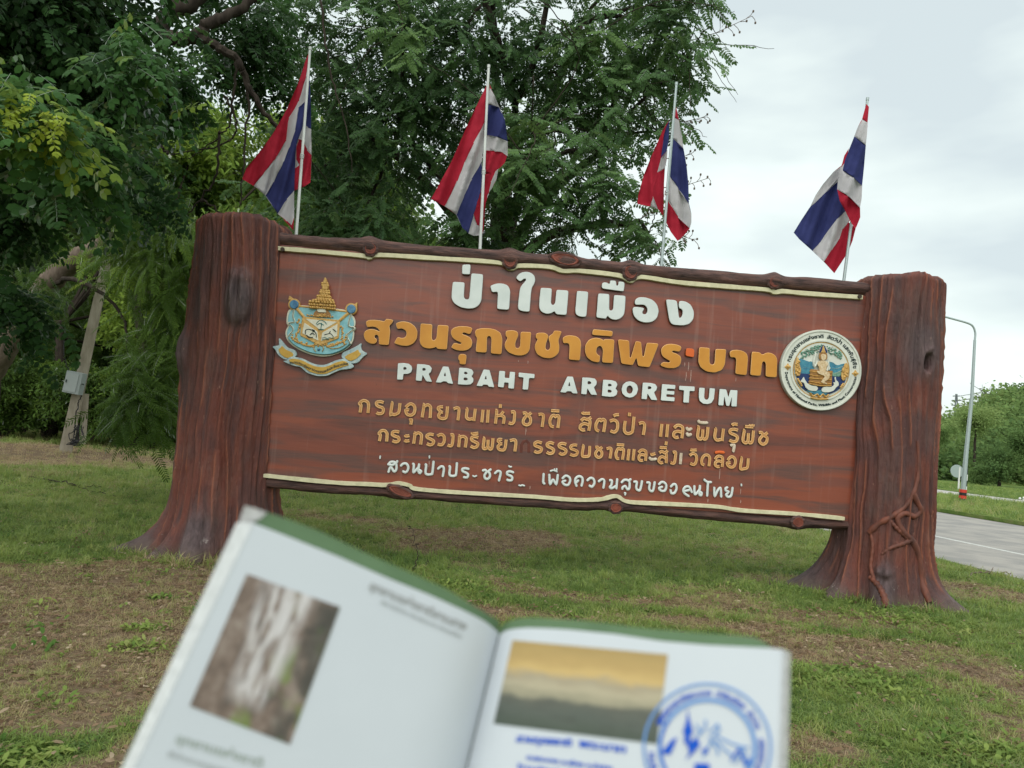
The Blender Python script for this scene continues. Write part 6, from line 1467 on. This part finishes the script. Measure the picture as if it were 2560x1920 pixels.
def waterfall():
    g = MG('waterfall_print', .5, .3); uv = g.tc.outputs['UV']
    sx = nn(g.t, 'ShaderNodeSeparateXYZ'); g.l(uv, sx.inputs[0]); X_, Y_ = sx.outputs['X'], sx.outputs['Y']
    c = g.ramp(g.noise(4, 5, .6, (1.5, 1.5, 1), (0, 0, .6), uv), [(.3, (.085, .07, .06)), (.5, (.20, .15, .125)), (.7, (.32, .27, .235))])
    gr = g.mask(g.noise(3.2, 3, .5, vec=uv), .5, .62); gr = g.math('MULTIPLY', gr, g.math('ADD', g.mask(X_, .5, .85), g.mask(Y_, .2, .0)))
    c = g.mix(g.math('MULTIPLY', gr, .9), c, (.16, .24, .055))
    dk = g.math('MULTIPLY', g.mask(X_, .72, .85), g.mask(g.noise(2.2, 2, vec=uv), .42, .5)); c = g.mix(g.math('MULTIPLY', dk, .7), c, (.055, .06, .055))
    # falling water: vertical bands that narrow downwards
    ctr = g.math('ABSOLUTE', g.math('SUBTRACT', X_, g.math('ADD', .42, g.math('MULTIPLY', g.noise(2.5, 2, vec=uv), .1))))
    wdt = g.math('ADD', .21, g.math('MULTIPLY', g.mask(Y_, .2, 1.0), .10)); body = g.mask(g.math('SUBTRACT', wdt, ctr), -.03, .10)
    streak = g.mask(g.noise(4.5, 4, .5, (3.0, .7, 1), vec=uv, dist=.7), .36, .62)
    wtr = g.math('MULTIPLY', g.math('MULTIPLY', body, streak), g.mask(Y_, .10, .25)); c = g.mix(g.math('MULTIPLY', wtr, .9), c, (.62, .60, .61))
    return g.out(c)
def sunset():
    g = MG('sunset_print', .5, .3); uv = g.tc.outputs['UV']; sx = nn(g.t, 'ShaderNodeSeparateXYZ'); g.l(uv, sx.inputs[0]); Y_ = sx.outputs['Y']
    yn = g.math('ADD', Y_, g.math('MULTIPLY', g.math('SUBTRACT', g.noise(3, 6, .7, (1, 1.6, 1), (0, 0, .3), uv), .5), .34))
    c = g.ramp(yn, [(.0, (.075, .095, .075)), (.20, (.10, .115, .10)), (.33, (.12, .125, .105)), (.385, (.30, .28, .20)), (.5, (.43, .38, .27)), (.60, (.36, .31, .22)), (.68, (.56, .40, .17)), (.8, (.46, .32, .13)), (1, (.38, .27, .11))])
    dk = g.math('MULTIPLY', g.mask(g.noise(5, 4, .6, (1, 2, 1), vec=uv), .5, .7), g.mask(Y_, .36, .3)); c = g.mix(g.math('MULTIPLY', dk, .5), c, (.06, .06, .055))
    return g.out(c)
print_patch('waterfall_photo', -1, [zb(ZB1, q) for q in ((702, 408), (1218, 592), (940, 1352), (385, 1138))], waterfall())
print_patch('sunset_photo', 1, [zb(ZB2, q) for q in ((338, 258), (1337, 350), (1265, 925), (215, 795))], sunset())
TXT = mat('printed_text', (.33, .34, .34), .7, .1); TXTL = mat('printed_text_light', (.42, .45, .46), .7, .1); TXTG = mat('printed_text_green', (.36, .41, .38), .7, .1)
STB = mat('stamp_blue', (.008, .085, .52), .6, .2); STL = mat('stamp_blue_faded', (.14, .29, .60), .6, .2)
def line_text(s, side, a, b_, hgt, M, name, bold=.8):
    a = Vector(a); b_ = Vector(b_); d = (b_ - a).normalized(); up = (d.y, -d.x)
    return text_on_path(s, lambda t: (tuple(a.lerp(b_, t)), up), hgt, 0, M, name, book, bold, lambda x, y, k: BP(side, x, y, .0004 + .00005 * k))
line_text('อุทยานแห่งชาติลานสาง', -1, zb(ZB1, (1375, 490)), zb(ZB1, (1905, 722)), 30, TXT, 'page_heading', 1.2)
line_text('จังหวัดลำปาง ตำบลพระบาท อำเภอเมือง', -1, zb(ZB1, (1440, 572)), zb(ZB1, (1885, 765)), 15, TXTL, 'page_subheading', .6)
line_text('อุทยานแห่งชาติ', -1, zb(ZB1, (305, 1340)), zb(ZB1, (780, 1480)), 34, TXTG, 'caption', 1.2)
line_text('ที่ทำการอุทยาน', -1, zb(ZB1, (262, 1420)), zb(ZB1, (640, 1530)), 22, TXTL, 'caption', .8)
line_text('สวนรุกขชาติ', 1, zb(ZB2, (362, 912)), zb(ZB2, (712, 940)), 27, STB, 'stamp_line', 1.9)
line_text('พระบาท', 1, zb(ZB2, (765, 945)), zb(ZB2, (1060, 985)), 30, STB, 'stamp_line', 1.9)
line_text('ต.พระบาท อ.เมือง จ.ลำปาง', 1, zb(ZB2, (430, 1025)), zb(ZB2, (975, 1098)), 17, STB, 'stamp_line', 1.4)
line_text('โทรศัพท์ ป่าในเมือง', 1, zb(ZB2, (365, 1085)), zb(ZB2, (980, 1165)), 17, STB, 'stamp_line', 1.4)
scx, scy = 1590, 948
def stamp_poly(polys, M, off, name):
    V = []; F = []
    for poly in polys:
        b0 = len(V); V += [BP(1, *zb(ZB2, q), off) for q in poly]; F.append(tuple(range(b0, len(V))))
    return mk(name, V, F, M, book)
def stamp_line(lines, w, M, off, name):
    V = []; F = []
    for pts in lines:
        c = [v.to_2d() for v in resample([Vector((*q, 0)) for q in pts], max(3, len(pts) * 4))] if len(pts) > 2 else [Vector(q) for q in pts]
        vv, ff, _ = ribbon(c, w, [(-.5, 0), (.5, 0)]); b0 = len(V); V += [BP(1, *zb(ZB2, (x, y)), off) for x, y, z in vv]; F += [tuple(i + b0 for i in f) for f in ff if len(f) > 2 and len(set(f)) > 2]
    return mk(name, V, F, M, book)
def stamp_ring(r, w, M, name, n=90, off=.0006, a0=0, a1=360):
    V = []; F = []
    for k in range(n + 1):
        a = rad(a0 + (a1 - a0) * k / n)
        for rr in (r - w / 2, r + w / 2): V.append(BP(1, *zb(ZB2, (scx + rr * math.cos(a), scy + rr * 1.0 * math.sin(a))), off))
    for k in range(n): F.append((2 * k, 2 * k + 1, 2 * k + 3, 2 * k + 2))
    return mk(name, V, F, M, book)
stamp_ring(408, 16, STL, 'stamp_ring'); stamp_ring(305, 26, STL, 'stamp_ring'); stamp_ring(300, 10, STB, 'stamp_ring', 60, .0007, 60, 215)
def sarc(r, a0, a1, inw=False):
    def f(t):
        a = rad(a0 + (a1 - a0) * t); d = (math.cos(a), math.sin(a)); return zb(ZB2, (scx + r * d[0], scy + r * d[1])), ((-d[0], -d[1]) if inw else d)
    return f
wf = lambda x, y, k: BP(1, x, y, .0006 + .00005 * k)
text_on_path('สวนรุกขชาติพระบาท  ป่าในเมือง  ลำปาง', sarc(332, 205, 340), 21, 0, STB, 'stamp_ring_lettering', book, 1.2, wf)
text_on_path('ARBORETUM', sarc(332, 350, 385), 21, 0, STB, 'stamp_ring_lettering', book, 1.2, wf)
text_on_path('PRABAHT', sarc(385, 175, 140, True), 21, 0, STB, 'stamp_ring_lettering', book, 1.2, wf)
stamp_poly([[(1465,690),(1470,740),(1482,790),(1500,850),(1465,892),(1432,850),(1452,790),(1460,740)], [(1398,880),(1360,900),(1290,985),(1350,995),(1372,950)], [(1460,930),(1520,880),(1545,930),(1500,985),(1450,1030),(1475,980)], [(1555,960),(1590,950),(1598,985),(1560,985)]], STB, .0007, 'stamp_pagoda')
stamp_poly([[(1510,1050),(1600,1050),(1620,1150),(1500,1150)], [(1445,860),(1480,865),(1480,930),(1440,920)]], STB, .0008, 'stamp_pagoda')
stamp_line([[(1520,880),(1570,830),(1580,790),(1575,770)], [(1600,850),(1640,820),(1655,800),(1665,840),(1620,880)], [(1640,870),(1720,910),(1800,940),(1860,950)], [(1640,900),(1700,960),(1760,1010)], [(1620,900),(1590,960),(1560,1010)], [(1545,850),(1520,800)], [(1600,880),(1650,950),(1660,1000)], [(1740,1040),(1790,960),(1830,980),(1850,1060)], [(1770,1050),(1800,1000),(1840,1080)]], 13, STL, .0007, 'stamp_branch')
stamp_line([[(1745,1030),(1780,975),(1800,960)], [(1800,970),(1830,1040),(1850,1060),(1870,1020)], [(1300,800),(1290,760),(1310,730)]], 14, STB, .0008, 'stamp_branch')
